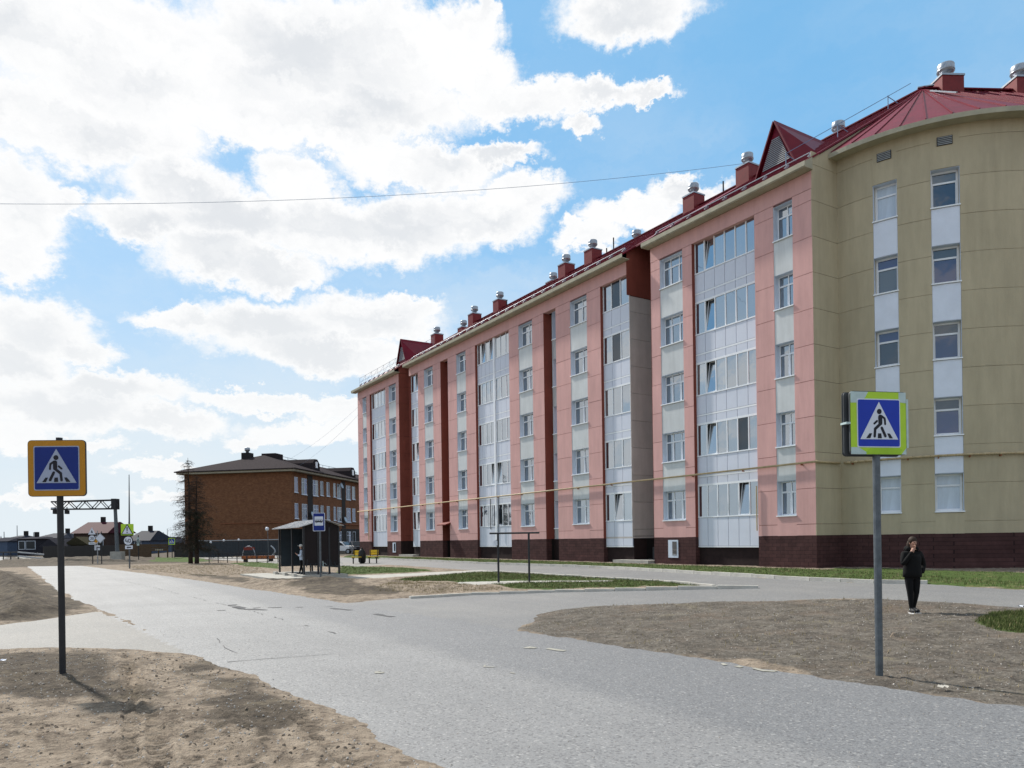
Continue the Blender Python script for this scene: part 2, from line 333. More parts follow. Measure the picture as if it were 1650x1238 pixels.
def asphalt(name, a, b, dark_side=None, speck=1.):
    m = bpy.data.materials.new(name); m.use_nodes = True; nt = m.node_tree; N, L = nt.nodes, nt.links
    bs = N['Principled BSDF']; bs.inputs['Roughness'].default_value = .72; bs.inputs['Specular IOR Level'].default_value = .45
    g = N.new('ShaderNodeNewGeometry'); P = g.outputs['Position']
    def noise(s, d=6, r=.6, vec=None):
        n = N.new('ShaderNodeTexNoise'); n.inputs['Scale'].default_value = s; n.inputs['Detail'].default_value = d; n.inputs['Roughness'].default_value = r
        L.new(vec or P, n.inputs['Vector']); return n.outputs['Fac']
    def mr(v, a0, a1, b0, b1):
        q = N.new('ShaderNodeMapRange'); q.inputs[1].default_value = a0; q.inputs[2].default_value = a1; q.inputs[3].default_value = b0; q.inputs[4].default_value = b1; L.new(v, q.inputs[0]); return q.outputs[0]
    def mixc(f, c0, c1, bt='MIX'):
        q = N.new('ShaderNodeMix'); q.data_type = 'RGBA'; q.blend_type = bt
        if isinstance(f, float): q.inputs[0].default_value = f
        else: L.new(f, q.inputs[0])
        for i, c in ((6, c0), (7, c1)):
            if isinstance(c, tuple): q.inputs[i].default_value = (*c, 1)
            else: L.new(c, q.inputs[i])
        return q.outputs[2]
    c = mixc(mr(noise(.35, 8), .35, .65, 0, 1), a, b)
    # along-road streaks
    mp = N.new('ShaderNodeMapping'); mp.vector_type = 'POINT'; mp.inputs['Rotation'].default_value = (0, 0, -math.atan2(NV.y, NV.x)); L.new(P, mp.inputs[0])
    mp2 = N.new('ShaderNodeMapping'); mp2.inputs['Scale'].default_value = (1.6, .06, 1); L.new(mp.outputs[0], mp2.inputs[0])
    st = noise(1., 5, .6, mp2.outputs[0])
    c = mixc(mr(st, .35, .7, .0, .30), c, tuple(x*.62 for x in a))
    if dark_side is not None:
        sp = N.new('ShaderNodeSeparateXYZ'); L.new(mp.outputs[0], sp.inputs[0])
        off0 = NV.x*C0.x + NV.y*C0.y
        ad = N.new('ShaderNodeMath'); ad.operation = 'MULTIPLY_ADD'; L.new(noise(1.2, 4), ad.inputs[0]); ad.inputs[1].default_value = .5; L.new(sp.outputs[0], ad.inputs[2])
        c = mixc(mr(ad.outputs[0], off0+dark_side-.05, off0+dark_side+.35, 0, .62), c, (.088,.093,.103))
    v = N.new('ShaderNodeTexVoronoi'); v.inputs['Scale'].default_value = 75; L.new(P, v.inputs['Vector'])
    c = mixc(mr(v.outputs['Color'], .2, .9, 0, .38*speck), c, (.42,.415,.40))
    v2 = N.new('ShaderNodeTexVoronoi'); v2.inputs['Scale'].default_value = 48; L.new(P, v2.inputs['Vector'])
    sp2 = N.new('ShaderNodeSeparateColor'); L.new(v2.outputs['Color'], sp2.inputs[0])
    c = mixc(mr(sp2.outputs[1], .80, .88, 0, 1.1*speck), c, (.07,.07,.075))
    c = mixc(mr(sp2.outputs[0], .93, .97, 0, .6*speck), c, (.45,.44,.42))
    L.new(c, bs.inputs['Base Color'])
    bp = N.new('ShaderNodeBump'); bp.inputs['Strength'].default_value = .55; bp.inputs['Distance'].default_value = .012
    L.new(noise(55, 4, .7), bp.inputs['Height']); L.new(bp.outputs[0], bs.inputs['Normal']); return m
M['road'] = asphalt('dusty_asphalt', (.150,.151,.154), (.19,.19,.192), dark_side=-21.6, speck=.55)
M['lane'] = asphalt('old_lane_asphalt', (.125,.126,.129), (.163,.16,.155), speck=.45)
M['path'] = asphalt('gravel_path', (.135,.13,.12), (.175,.165,.15), speck=.45)
M['sign_shaded_white'] = mat('dusty_sign_white', (.30,.345,.46), .45, var=.06); M['sign_deepblue'] = mat('dusty_sign_blue', (.006,.022,.17), .4, var=.08)  # darker copies of sign white and blue, with backlit shade painted in

def ground_mat():
    m = bpy.data.materials.new('bare_ground'); m.use_nodes = True; nt = m.node_tree; N, L = nt.nodes, nt.links
    bs = N['Principled BSDF']; bs.inputs['Roughness'].default_value = .95; bs.inputs['Specular IOR Level'].default_value = .15
    g = N.new('ShaderNodeNewGeometry'); P = g.outputs['Position']
    at_ = N.new('ShaderNodeAttribute'); at_.attribute_name = 'zone'
    sp = N.new('ShaderNodeSeparateColor'); L.new(at_.outputs['Color'], sp.inputs[0])
    def noise(s, d=7, r=.65):
        n = N.new('ShaderNodeTexNoise'); n.inputs['Scale'].default_value = s; n.inputs['Detail'].default_value = d; n.inputs['Roughness'].default_value = r
        L.new(P, n.inputs['Vector']); return n.outputs['Fac']
    def mr(v, a0, a1, b0=0., b1=1.):
        q = N.new('ShaderNodeMapRange'); q.interpolation_type = 'SMOOTHSTEP'
        for i, x in ((1, a0), (2, a1), (3, b0), (4, b1)): q.inputs[i].default_value = x
        L.new(v, q.inputs[0]); return q.outputs[0]
    def mixc(f, c0, c1):
        q = N.new('ShaderNodeMix'); q.data_type = 'RGBA'; L.new(f, q.inputs[0])
        for i, c in ((6, c0), (7, c1)):
            if isinstance(c, tuple): q.inputs[i].default_value = (*c, 1)
            else: L.new(c, q.inputs[i])
        return q.outputs[2]
    def madd(a, k, b):
        q = N.new('ShaderNodeMath'); q.operation = 'MULTIPLY_ADD'; L.new(a, q.inputs[0]); q.inputs[1].default_value = k; L.new(b, q.inputs[2]); return q.outputs[0]
    n1, n2, n3, n4, n5 = noise(.8), noise(4.5), noise(22, 5), noise(1.9, 9, .7), noise(7.5, 6, .7)
    sand = mixc(mr(n2, .35, .7), (.215,.172,.130), (.315,.258,.20))
    sand = mixc(mr(n4, .48, .62, 0, .8), sand, (.125,.10,.076))
    sand = mixc(mr(n3, .58, .72, 0, .6), sand, (.10,.08,.06))
    sand = mixc(mr(n5, .50, .62, 0, .75), sand, (.10,.078,.06))
    sand = mixc(mr(n5, .30, .42, .5, 0), sand, (.36,.30,.235))
    soil = mixc(mr(n2, .3, .7), (.05,.041,.033), (.105,.085,.064))
    soil = mixc(mr(n4, .5, .65, 0, .6), soil, (.17,.14,.10))
    grav = mixc(mr(n4, .35, .65), (.085,.073,.06), (.15,.132,.11))
    grav = mixc(mr(n3, .55, .70, 0, .7), grav, (.29,.275,.25))
    grav = mixc(mr(n5, .50, .62, 0, .8), grav, (.062,.053,.045))
    grav = mixc(mr(n1, .42, .30, 0, .6), grav, (.20,.172,.115))
    grav = mixc(mr(n3, .34, .44, .7, 0), grav, (.05,.045,.04))
    grav = mixc(mr(n1, .5, .7, 0, .5), grav, (.16,.12,.09))
    grass = mixc(mr(n2, .3, .7), (.035,.065,.014), (.075,.11,.028))
    grass = mixc(mr(n4, .55, .7, 0, .6), grass, (.21,.165,.09))
    c = mixc(mr(madd(n4, .5, sp.outputs[1]), .55, .85), sand, soil)
    c = mixc(mr(madd(n4, .5, sp.outputs[2]), .55, .85), c, grav)
    c = mixc(mr(madd(n4, .7, sp.outputs[0]), .65, .95), c, grass)
    L.new(c, bs.inputs['Base Color'])
    bp = N.new('ShaderNodeBump'); bp.inputs['Strength'].default_value = 1.; bp.inputs['Distance'].default_value = .05
    L.new(madd(n3, .6, n5), bp.inputs['Height']); L.new(bp.outputs[0], bs.inputs['Normal']); return m
M['curtain'] = mat('net_curtain_behind_glass', (.50,.57,.66), .12, spec=.5, var=.12, scale=5, streak=.15); M['seal_shadow'] = mat('grey_gasket_shadow', (.16,.19,.26), .7); M['ground'] = ground_mat(); M['glassd'] = glass_mat('dim_glass', (.008,.008,.010), .07)

# ------------------------------------------------------------------ ground, roads
def vnoise(x, y, seed=0):
    xi = np.floor(x).astype(np.int64); yi = np.floor(y).astype(np.int64); fx = x - xi; fy = y - yi
    fx = fx*fx*(3-2*fx); fy = fy*fy*(3-2*fy)
    def h(a, b):
        n = (a*374761393 + b*668265263 + seed*144665) & 0xffffffff
        n = ((n ^ (n >> 13))*1274126177) & 0xffffffff
        return ((n ^ (n >> 16)) & 0xffff)/65535.
    return (h(xi,yi)*(1-fx)+h(xi+1,yi)*fx)*(1-fy) + (h(xi,yi+1)*(1-fx)+h(xi+1,yi+1)*fx)*fy
def fbm(x, y, s, o=4, seed=0):
    r = 0; a = .5; t = 0
    for k in range(o):
        r = r + a*vnoise(x*s+17.3*k, y*s-9.1*k, seed+k); t += a; a *= .5; s *= 2.03
    return r/t - .5
def sdist(X, Y, poly):
    d = np.full(X.shape, 1e9); ins = np.zeros(X.shape, bool); n = len(poly)
    for i in range(n):
        ax, ay = poly[i]; bx, by = poly[(i+1) % n]
        ex, ey = bx-ax, by-ay; q = ex*ex+ey*ey + 1e-12
        t = np.clip(((X-ax)*ex + (Y-ay)*ey)/q, 0, 1)
        d = np.minimum(d, (X-ax-t*ex)**2 + (Y-ay-t*ey)**2)
        c = ((ay > Y) != (by > Y)) & (X < (bx-ax)*(Y-ay)/(by-ay+1e-12) + ax); ins ^= c
    d = np.sqrt(d); return np.where(ins, -d, d)
road_left = [G(*p) for p in [(713,1238),(553,1154),(465,1114),(367,1074),(290,1040),(205,1001),(150,977),(100,955),(45,913)]]
road_right = [G(*p) for p in [(1648,1140),(1542,1127),(1416,1107),(1291,1087),(1150,1066),(994,1043),(836,1017),(738,1000),(620,984),(531,969),(432,953),(393,948),(327,937),(247,926),(180,918),(131,912)]]
ROAD = [BF(-24.4, -60)] + road_left + road_right[::-1] + [BF(-18.6, -60)]
lane_up = [BF(-3.6, 75), BF(-4.6, 45)] + [G(*p) for p in [(612,901),(769,908.5),(974,916),(1092,923),(1250,932.5),(1307,935.5),(1410,940),(1495,941)]] + [BF(-6.6,-10), BF(-6.4, -14), BF(-6, -60)]
LANE = lane_up + [BF(-11.0,-60)] + [BF(-10.0,-14)] + [G(*p) for p in [(1410,965),(1307,967),(1191,969)]] + [BF(-10.2, -4.6), BF(-9.3,-1)] + [G(*p) for p in [(935,930),(797,922),(700,915),(612,909)]] + [BF(-8.4,45), BF(-8, 75)]
SIDE = [G(*p) for p in [(1230,948),(1092,950),(895,954),(760,958),(640,965),(560,972),(500,970)]] + [BF(-20.5,3), BF(-20.5,-8)] + [G(*p) for p in [(836,1017),(852,1003),(868,990),(900,982),(955,977),(1053,974),(1191,969),(1307,967)]] + [BF(-9, -6)]
LPATH = [G(*p) for p in [(265,1032),(205,1003),(160,984),(60,1000)]] + [BF(-28.5,.6), BF(-45, 4), BF(-45,-1)] + [BF(-28.5,-3.4)] + [G(*p) for p in [(110,1043),(230,1047),(300,1052),(330,1057)]]
FOOT = [G(*p) for p in [(540,929),(640,925),(773,919),(800,921),(640,930),(540,936)]]
SLABP = [G(*p) for p in [(735,944),(741,938),(830,936.5),(985,935.5),(985,938),(850,939.5),(815,942)]]
PLAZA = [BF(-9.6,75), BF(-8.3, 24.0), BF(-10.5, 24.8), BF(-11.8,40), BF(-12.5,75)]
FAR = [at_depth(px, 900, z)[:2] for px, z in ((-60, 88), (-5, 88), (30, 92), (12, 150), (5, 300), (-30, 300), (-60, 150))]
FARWALK = [at_depth(px, 900, z)[:2] for px, z in ((50, 90), (64, 93), (22, 150), (14, 147))]
SHEETS = [ROAD, LANE, SIDE, LPATH, FOOT, SLABP, PLAZA, FAR, FARWALK]
MOUND = [G(*p) for p in [(-60,920),(20,922),(70,940),(150,985),(85,998),(0,1007),(-60,1009)]]
rut_lines = [([G(*p) for p in [(262,1238),(240,1160),(225,1120),(215,1080),(205,1062)]], .10), ([G(*p) for p in [(210,1238),(214,1160),(207,1110),(203,1075)]], .085),
             ([G(*p) for p in [(640,1238),(560,1190),(505,1160),(465,1130),(440,1108)]], .12), ([G(*p) for p in [(570,1238),(490,1165),(450,1120)]], .10)]
def build_ground():
    azs = np.concatenate([np.linspace(-180, -46, 50)[:-1], np.linspace(-46, 44, 560), np.linspace(44, 180, 50)[1:-1]]) * math.pi/180
    rs = [1.5]
    while rs[-1] < 45: rs.append(rs[-1]*1.0062)
    while rs[-1] < 130: rs.append(rs[-1]*1.012)
    while rs[-1] < 6000: rs.append(rs[-1]*1.12)
    rs = np.array(rs)
    A, Rr = np.meshgrid(azs, rs); X = (np.sin(A)*Rr).ravel(); Y = (np.cos(A)*Rr).ravel()
    sd = np.full(X.shape, 1e9)
    for p in SHEETS: sd = np.minimum(sd, sdist(X, Y, p))
    h = hgt(X, Y)
    near = np.clip((70 - np.hypot(X, Y))/50, 0, 1)
    sdr = sd + (fbm(X, Y, .8, 5, 3)*.5 + fbm(X, Y, 5, 3, 9)*.16)*np.clip(sd*4+1.6, 0, 1)
    rise = np.clip(sdr/.25, -1, 1)
    rise = np.where(rise < 0, rise*.06, rise*.03)
    off = NV.x*(X-C0.x) + NV.y*(Y-C0.y)
    left = np.clip((-24.6-off)/1.0, 0, 1)
    out = np.clip(sdr/.7, 0, 1)
    rough = .35+.65*np.clip(fbm(X, Y, .7, 3, 31)*4+.6, 0, 1)
    lump = fbm(X, Y, 1.1, 4, 1)*.07 + (np.abs(fbm(X, Y, 4.5, 4, 5))*.12*left + fbm(X, Y, 13, 3, 8)*.06 + fbm(X, Y, 27, 2, 18)*.022)*rough + fbm(X, Y, 2.6, 4, 6)*.05
    lumpn = np.maximum(lump, -.012)*near*out
    z = h + rise + lumpn
    # ruts with tyre lugs
    for line, w in rut_lines:
        d = np.full(X.shape, 1e9); S = np.zeros(X.shape); acc = 0
        for (ax, ay), (bx, by) in zip(line[:-1], line[1:]):
            ex, ey = bx-ax, by-ay; q = math.hypot(ex, ey)
            t = np.clip(((X-ax)*ex+(Y-ay)*ey)/q/q, 0, 1); dd = np.hypot(X-ax-t*ex, Y-ay-t*ey)
            m = dd < d; d = np.where(m, dd, d); S = np.where(m, acc+t*q, S); acc += q
        out2 = np.clip((sdr-.35)/.3, 0, 1); k = np.clip(1.25-d/w, 0, 1)*out2
        z -= k*(.026+lumpn*.95+.032*np.sign(np.sin(S*2*math.pi/.17))*np.abs(np.sin(S*2*math.pi/.17))**.5); z += np.clip(1-np.abs(d-w*1.25)/(w*.4), 0, 1)*.022*out2
    # spoil heap by the path, low berms by the stop and across the far end
    sm = sdist(X, Y, MOUND); k = np.clip(-sm/2.6, 0, 1); z += k*k*(3-2*k)*(.62 + fbm(X, Y, .5, 4, 12)*.9 + fbm(X, Y, 2.2, 4, 14)*.55 + np.abs(fbm(X, Y, 5, 4, 15))*.35)*np.clip(sd/.8, 0, 1)
    bx, by = at_depth(60, 900, 77)[:2]
    for (px, Zd, rx, ry, hh) in ((20, 78, 14, 2.0, .30), (90, 76, 7, 2., .26), (150, 84, 9, 3, .5), (440, 31.0, 2.2, .9, .26), (560, 29, 3.2, 1.2, .22), (480, 29.5, 2.5, .7, .2), (640, 27.0, 3, 1.0, .16)):
        cx = ray(px, 900)[0]*Zd; z += hh*np.exp(-((X-cx)/rx)**2-((Y-Zd)/ry)**2)*np.clip(sd/.8, 0, 1)*(1+fbm(X, Y, 1.5, 3, 4)*.8)
    z = np.where(Rr.ravel() > 400, h - .3, z)
    nA, nR = len(azs), len(rs)
    v = np.stack([X, Y, z], 1)
    idx = np.arange(nA*nR).reshape(nR, nA)
    nx = np.roll(idx, -1, axis=1)
    q = np.stack([idx[:-1], nx[:-1], nx[1:], idx[1:]], -1).reshape(-1, 4)[:, ::-1]
    me = bpy.data.meshes.new('ground')
    v = np.vstack([v, [[0, 0, 0]]]); c = len(v)-1
    tri = np.stack([idx[0], np.full(nA, c), nx[0]], -1)[:, ::-1]
    me.vertices.add(len(v)); me.vertices.foreach_set('co', v.astype(np.float32).ravel())
    loops = np.concatenate([q.ravel(), tri.ravel()]).astype(np.int32)
    me.loops.add(len(loops)); me.loops.foreach_set('vertex_index', loops)
    me.polygons.add(len(q)+len(tri))
    st = np.concatenate([np.arange(len(q))*4, len(q)*4 + np.arange(len(tri))*3]).astype(np.int32)
    me.polygons.foreach_set('loop_start', st)
    me.polygons.foreach_set('use_smooth', np.ones(len(st), bool))
    me.update(calc_edges=True); me.validate()
    # zones: red = green grass, green = dark soil and a painted sign shadow, blue = grey gravel
    zn = np.zeros((len(v), 4), np.float32); zn[:, 3] = 1
    Xv, Yv = v[:, 0], v[:, 1]; offv = NV.x*(Xv-C0.x)+NV.y*(Yv-C0.y); uv = DV.x*(Xv-C0.x)+DV.y*(Yv-C0.y)
    soft = lambda p, w: np.clip(.5 - (sdist(Xv, Yv, p) + fbm(Xv, Yv, .9, 4, 21)*w*1.5)/w, 0, 1)
    for p in GRASS: zn[:, 0] = np.maximum(zn[:, 0], soft(p, .5))
    for p in SOIL_AND_SHADOW: zn[:, 1] = np.maximum(zn[:, 1], soft(p, 1.2))
    for line, w in rut_lines[:2]:
        poly_d = np.full(Xv.shape, 1e9)
        for (ax, ay), (bx, by) in zip(line[:-1], line[1:]):
            ex, ey = bx-ax, by-ay; q = ex*ex+ey*ey; t = np.clip(((Xv-ax)*ex+(Yv-ay)*ey)/q, 0, 1); poly_d = np.minimum(poly_d, np.hypot(Xv-ax-t*ex, Yv-ay-t*ey))
        zn[:, 1] = np.maximum(zn[:, 1], np.clip(1.4-poly_d/w, 0, 1)*.36)
    far = np.clip((np.hypot(Xv, Yv)-68)/12, 0, 1); zn[:, 1] = np.maximum(zn[:, 1], far*.8)
    zn[:, 2] = np.maximum(zn[:, 2], soft(LOT, 1.0))
    ca = me.color_attributes.new('zone', 'FLOAT_COLOR', 'POINT'); ca.data.foreach_set('color', zn.ravel())
    me.materials.append(M['ground'])
    return tag(link('ground', me), kind='structure')
GRASS = [
    [BF(-.9, -1.4), BF(-.9, 53.5)] + lane_up[1:-1],
    [BF(-.9,-1), BF(-.9,2), BF(-6.2,2)] + lane_up[6:13] + [BF(1.0,-7.3), BF(1.0,-3), BF(.3,-1)],
    [G(*p) for p in [(585,914),(651,916),(700,921),(640,924),(545,927),(548,912)]],
    [G(*p) for p in [(651,933),(770,922.5),(800,923),(935,931),(1060,937),(1135,945),(1000,948),(895,951),(830,950),(790,944),(735,938),(690,940),(640,937)]],
    [G(*p) for p in [(1572,1004),(1600,991),(1700,982),(1760,1010),(1660,1024),(1600,1016)]],
    [G(*p) for p in [(372,908),(450,905),(450,917),(400,914)]],
    [G(*p) for p in [(240,906),(262,900),(330,899),(330,903),(290,906)]], [G(*p) for p in [(545,905),(560,897),(612,898),(612,901)]],
    [BF(-16, 75), BF(-13.5, 75), BF(-13.5, 56), BF(-16, 58)],
]
SOIL_AND_SHADOW = [MOUND, [G(*p) for p in [(300,926),(340,931),(390,940),(430,944),(520,958),(640,961),(640,954),(540,946),(440,940),(370,930)]],
        [G(*p) for p in [(60,1118),(120,1108),(250,1120),(255,1140),(150,1142)]], [G(*p) for p in [(312,1062),(345,1060),(372,1075),(335,1080)]],  # first patch paints the crossing sign's cast shadow into the ground colour
        [G(*p) for p in [(-80,1060),(80,1050),(190,1058),(150,1100),(60,1110),(-80,1130)]], [G(*p) for p in [(330,1100),(420,1092),(470,1140),(430,1200),(380,1160)]]]
LOT = [G(*p) for p in [(830,1020),(870,988),(955,978),(1191,968),(1410,966)]] + [BF(-9.8,-14), BF(-9.8,-60), BF(-18.4,-60)] + [G(*p) for p in [(1648,1140),(1416,1107),(1150,1066),(994,1043)]]
GROUND = build_ground()
from mathutils.bvhtree import BVHTree
def _bvh():
    me = GROUND.data; v = np.empty(len(me.vertices)*3, np.float32); me.vertices.foreach_get('co', v); v = v.reshape(-1, 3)
    n = len(me.polygons); ls = np.empty(n, np.int32); me.polygons.foreach_get('loop_start', ls); lv = np.empty(len(me.loops), np.int32); me.loops.foreach_get('vertex_index', lv)
    ls = ls[:-60*0 or None]; q = np.stack([lv[np.minimum(ls+k, len(lv)-1)] for k in range(4)], 1)
    c = v[q[:, 0]]; ok = (np.abs(c[:, 0]) < 32) & (c[:, 1] > 3.5) & (c[:, 1] < 62) & (np.hypot(c[:, 0], c[:, 1]) > 3.5)
    q = q[ok]; u, inv = np.unique(q, return_inverse=True)
    return BVHTree.FromPolygons(v[u].tolist(), inv.reshape(-1, 4).tolist())
_BV = _bvh()
def gzz(x, y):
    r = _BV.ray_cast(Vector((x, y, 10)), Vector((0, 0, -1)))
    return r[0].z if r[0] is not None else gz(x, y)

def sheet(name, poly, m, dz, cell=.35, pad=.5, maxd=None):
    P = np.array(poly); xs = np.arange(P[:,0].min()-1, P[:,0].max()+1, cell); ys = np.arange(P[:,1].min()-1, P[:,1].max()+1, cell)
    X, Y = np.meshgrid(xs, ys); s = sdist(X, Y, poly); keep = s < pad
    cellk = keep[:-1,:-1] & keep[1:,:-1] & keep[:-1,1:] & keep[1:,1:]
    idx = -np.ones(X.shape, int); used = np.zeros(X.shape, bool)
    for a, b in ((0,0),(1,0),(0,1),(1,1)): used[a:used.shape[0]-1+a, b:used.shape[1]-1+b] |= cellk
    idx[used] = np.arange(used.sum())
    Z = hgt(X, Y) + dz - np.clip((s-.05)/.6, 0, 1)*.05
    v = np.stack([X[used], Y[used], Z[used]], 1)
    j, i = np.nonzero(cellk)
    f = np.stack([idx[j,i], idx[j,i+1], idx[j+1,i+1], idx[j+1,i]], 1)
    me = bpy.data.meshes.new(name); me.from_pydata(v.tolist(), [], f.tolist()); me.materials.append(m); me.update()
    return tag(link(name, me), kind='structure')
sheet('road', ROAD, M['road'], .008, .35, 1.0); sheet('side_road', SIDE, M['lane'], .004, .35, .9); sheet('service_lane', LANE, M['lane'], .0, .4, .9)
sheet('gravel_path', LPATH, M['path'], .0, .35, .9); sheet('footpath', FOOT, M['concrete'], .006, .2, .25); sheet('concrete_pad', SLABP, M['concrete'], .006, .15, .2)
sheet('plaza', PLAZA, M['path'], -.004, .6); sheet('far_road', FAR, M['road'], .02, 2.0); sheet('far_footway', FARWALK, M['concrete'], .03, 1.0)

def resample(line, step):
    out = []
    for (ax, ay), (bx, by) in zip(line[:-1], line[1:]):
        n = max(1, round(math.hypot(bx-ax, by-ay)/step))
        out += [(ax+(bx-ax)*k/n, ay+(by-ay)*k/n) for k in range(n)]
    return out + [line[-1]]
def kerb_run(name, line, h=.11, w=.15, step=1.0):
    root = tag(link(name, None), kind='structure')
    pts = resample(line, step)
    me = MB().box(-.5, .5, -w/2, w/2, -.2, h).mesh('kerb_stone', M['kerb'])
    for (ax, ay), (bx, by) in zip(pts[:-1], pts[1:]):
        L_ = math.hypot(bx-ax, by-ay); mx, my = (ax+bx)/2, (ay+by)/2
        link('kerb_stone', me, root, (mx, my, gz(mx, my)+random.uniform(-.012, .012)), (0, random.uniform(-.006,.006), math.atan2(by-ay, bx-ax)), (L_*.985, 1, 1))
kerb_run('lane_kerb', lane_up[2:10])
kerb_run('island_kerb', [G(*p) for p in [(797,922),(935,930.5),(1053,937),(1151,946)]], .07)
kerb_run('side_road_kerb', [G(*p) for p in [(1222,948),(1092,950.5),(895,954.5),(760,959),(660,965)]], .09)
apron = tag(link('building_apron', None), kind='structure')
obj('apron_slab', MB().box(-.95, -.02, -.3, 53.4, .30, .385), M['concrete'], apron, (C0.x, C0.y, 0), (0,0,math.atan2(NV.y, NV.x)))

def ribbon(name, pts, w, m, dz=.014, jit=.05, step=.35, gaps=0.):
    pts = resample(pts, step); mb = MB()
    if len(pts) < 2: pts = pts*2
    P = [Vector((x, y)) for x, y in pts]; prev = None
    for i, p in enumerate(P):
        t = (P[min(i+1, len(P)-1)] - P[max(i-1, 0)]).normalized(); n = Vector((-t.y, t.x))
        p = p + n*random.uniform(-jit, jit); ww = w*random.uniform(.35, 1.3)/2
        cur = [(p.x-n.x*ww, p.y-n.y*ww, gz(p.x, p.y)+dz), (p.x+n.x*ww, p.y+n.y*ww, gz(p.x, p.y)+dz)]
        if prev and random.random() > gaps: mb.add([prev[0], cur[0], cur[1], prev[1]], [(0,1,2,3)])
        prev = cur
    me = mb.mesh(name, m, fix=False)
    for p in me.polygons:
        if p.normal.z < 0: p.flip()
    return tag(link(name, me), kind='structure')
ribbon('road_joint', [G(*p) for p in [(185,934),(250,948),(330,968),(411,987),(480,1006),(540,1022)]], .03, M['crack'], gaps=.55, step=.2, jit=.03)
ribbon('road_crack', [G(*p) for p in [(350,985),(420,980),(500,979),(560,978)]], .12, M['crack'], gaps=.45, step=.2)
ribbon('road_crack', [G(*p) for p in [(370,974),(390,982),(430,984)]], .22, M['crack'], gaps=.2)
ribbon('road_crack', [G(*p) for p in [(366,1068),(440,1062),(540,1055)]], .025, M['crack'], jit=.02)
ribbon('road_crack', [G(*p) for p in [(350,1030),(362,1045),(385,1054)]], .012, M['crack'], jit=.03, gaps=.3)
ribbon('road_crack', [G(*p) for p in [(535,981),(566,984)]], .16, M['crack'])
ribbon('road_crack', [G(*p) for p in [(606,990),(632,995)]], .14, M['crack'])
ribbon('worn_marking', [G(*p) for p in [(770,1072),(832,1087)]], .05, M['paint'], .016, gaps=.45, step=.12)
ribbon('worn_marking', [G(*p) for p in [(850,1044),(912,1050)]], .16, M['paint'], .016, gaps=.45, step=.2)
ribbon('worn_marking', [G(*p) for p in [(603,1083),(618,1086)]], .12, M['paint'], .016, gaps=.4, step=.06)
ribbon('worn_marking', [G(*p) for p in [(1150,1069),(1210,1079),(1262,1086)]], .09, M['paint'], .016, gaps=.5, step=.12)

# ------------------------------------------------------------------ apartment building (local X = into the building, Y = along the facade away from us)
ROTB = math.atan2(NV.y, NV.x)
APT = thing('apartment_building', 'long five-storey pink apartment block with round olive corner tower and red metal roof', 'building', (C0.x, C0.y, 0), ROTB)
D_, LEN, DEP = .42, 53.0, 16.8
ZP, ZT, ST = 1.75, 16.85, 2.98                       # plinth top, wall top, storey
WZ = [(2.62 + k*ST, 4.11 + k*ST) for k in range(5)]  # window bottoms and tops
GAP1, GAP2 = (9.70, 11.60), (40.35, 42.61)
strips = [(0,.95),(1.93,2.95),(6.76,7.40),(9.0,9.70),(13.88,15.14),(16.78,18.27),(19.63,20.93),(22.58,23.81),(28.55,30.01),(31.51,32.96),(34.27,35.66),(37.31,38.54),(42.61,43.27),(44.93,45.74),(49.68,50.61),(51.63,53.0)]
wcols = [(.95,1.93,2),(7.40,9.0,3),(15.14,16.78,2),(20.93,22.58,2),(30.01,31.51,2),(35.66,37.31,2),(43.27,44.93,2),(50.61,51.63,2)]
bays = [(2.95,6.76,6),(11.60,13.88,3),(23.81,25.98,3),(26.18,28.55,4),(38.54,40.35,2),(45.74,49.68,5)]
recs = [(18.27,19.63),(32.96,34.27)]
core = MB()
BD = 1.25
for (a, b, o) in [(0,2.95,D_),(2.95,6.76,BD),(6.76,9.7,D_),(9.7,11.62,1.9),(11.62,13.88,BD),(13.88,18.27,D_),(18.27,19.63,.66),(19.63,23.81,D_),(23.81,28.55,BD),(28.55,32.96,D_),(32.96,34.27,.70),(34.27,38.54,D_),(38.54,40.33,BD),(40.33,42.63,1.9),(42.63,45.74,D_),(45.74,49.68,BD),(49.68,53.0,D_)]:
    core.box(o, DEP-.002*a, a, b, .1, ZT+.1)
obj('wall', core, M['core'], APT)
def panel_rows(z0, z1):
    js = [14.15-1.49*k for k in range(-2, 10)]; e = [z0] + sorted(j for j in js if z0+.25 < j < z1-.25) + [z1]
    return list(zip(e[:-1], e[1:]))
for (a, b) in strips:
    for (z0, z1) in panel_rows(ZP, 16.12):
        p = random.uniform(0, .006)
        obj('facade_panel', MB().box(p, D_, a, b, z0+.009, z1-.009), M['pink'], APT)
    obj('plinth', MB().box(.004, D_, a, b, .1, ZP), M['plinth'], APT)
# frieze above the top windows, one piece per bay
fr = [0, .95, 1.93, 2.95, 6.76, 9.7]; fr2 = [11.6,13.88,16.0,18.27,19.63,22.58,23.81,28.55,31.51,32.96,34.27,37.31,38.54,40.35]; fr3 = [42.61,44.93,45.74,49.68,51.63,53.0]
for fl in (fr, fr2, fr3):
    for a, b in zip(fl[:-1], fl[1:]): obj('facade_panel', MB().box(random.uniform(0,.005), D_, a, b, 16.13, ZT), M['pink'], APT)
joint_backs = MB()
for (a, b) in strips: joint_backs.box(.03, D_-.003, a+.003, b-.003, ZP+.01, 16.1)
obj('joint_filler', joint_backs, M['terra'], APT)
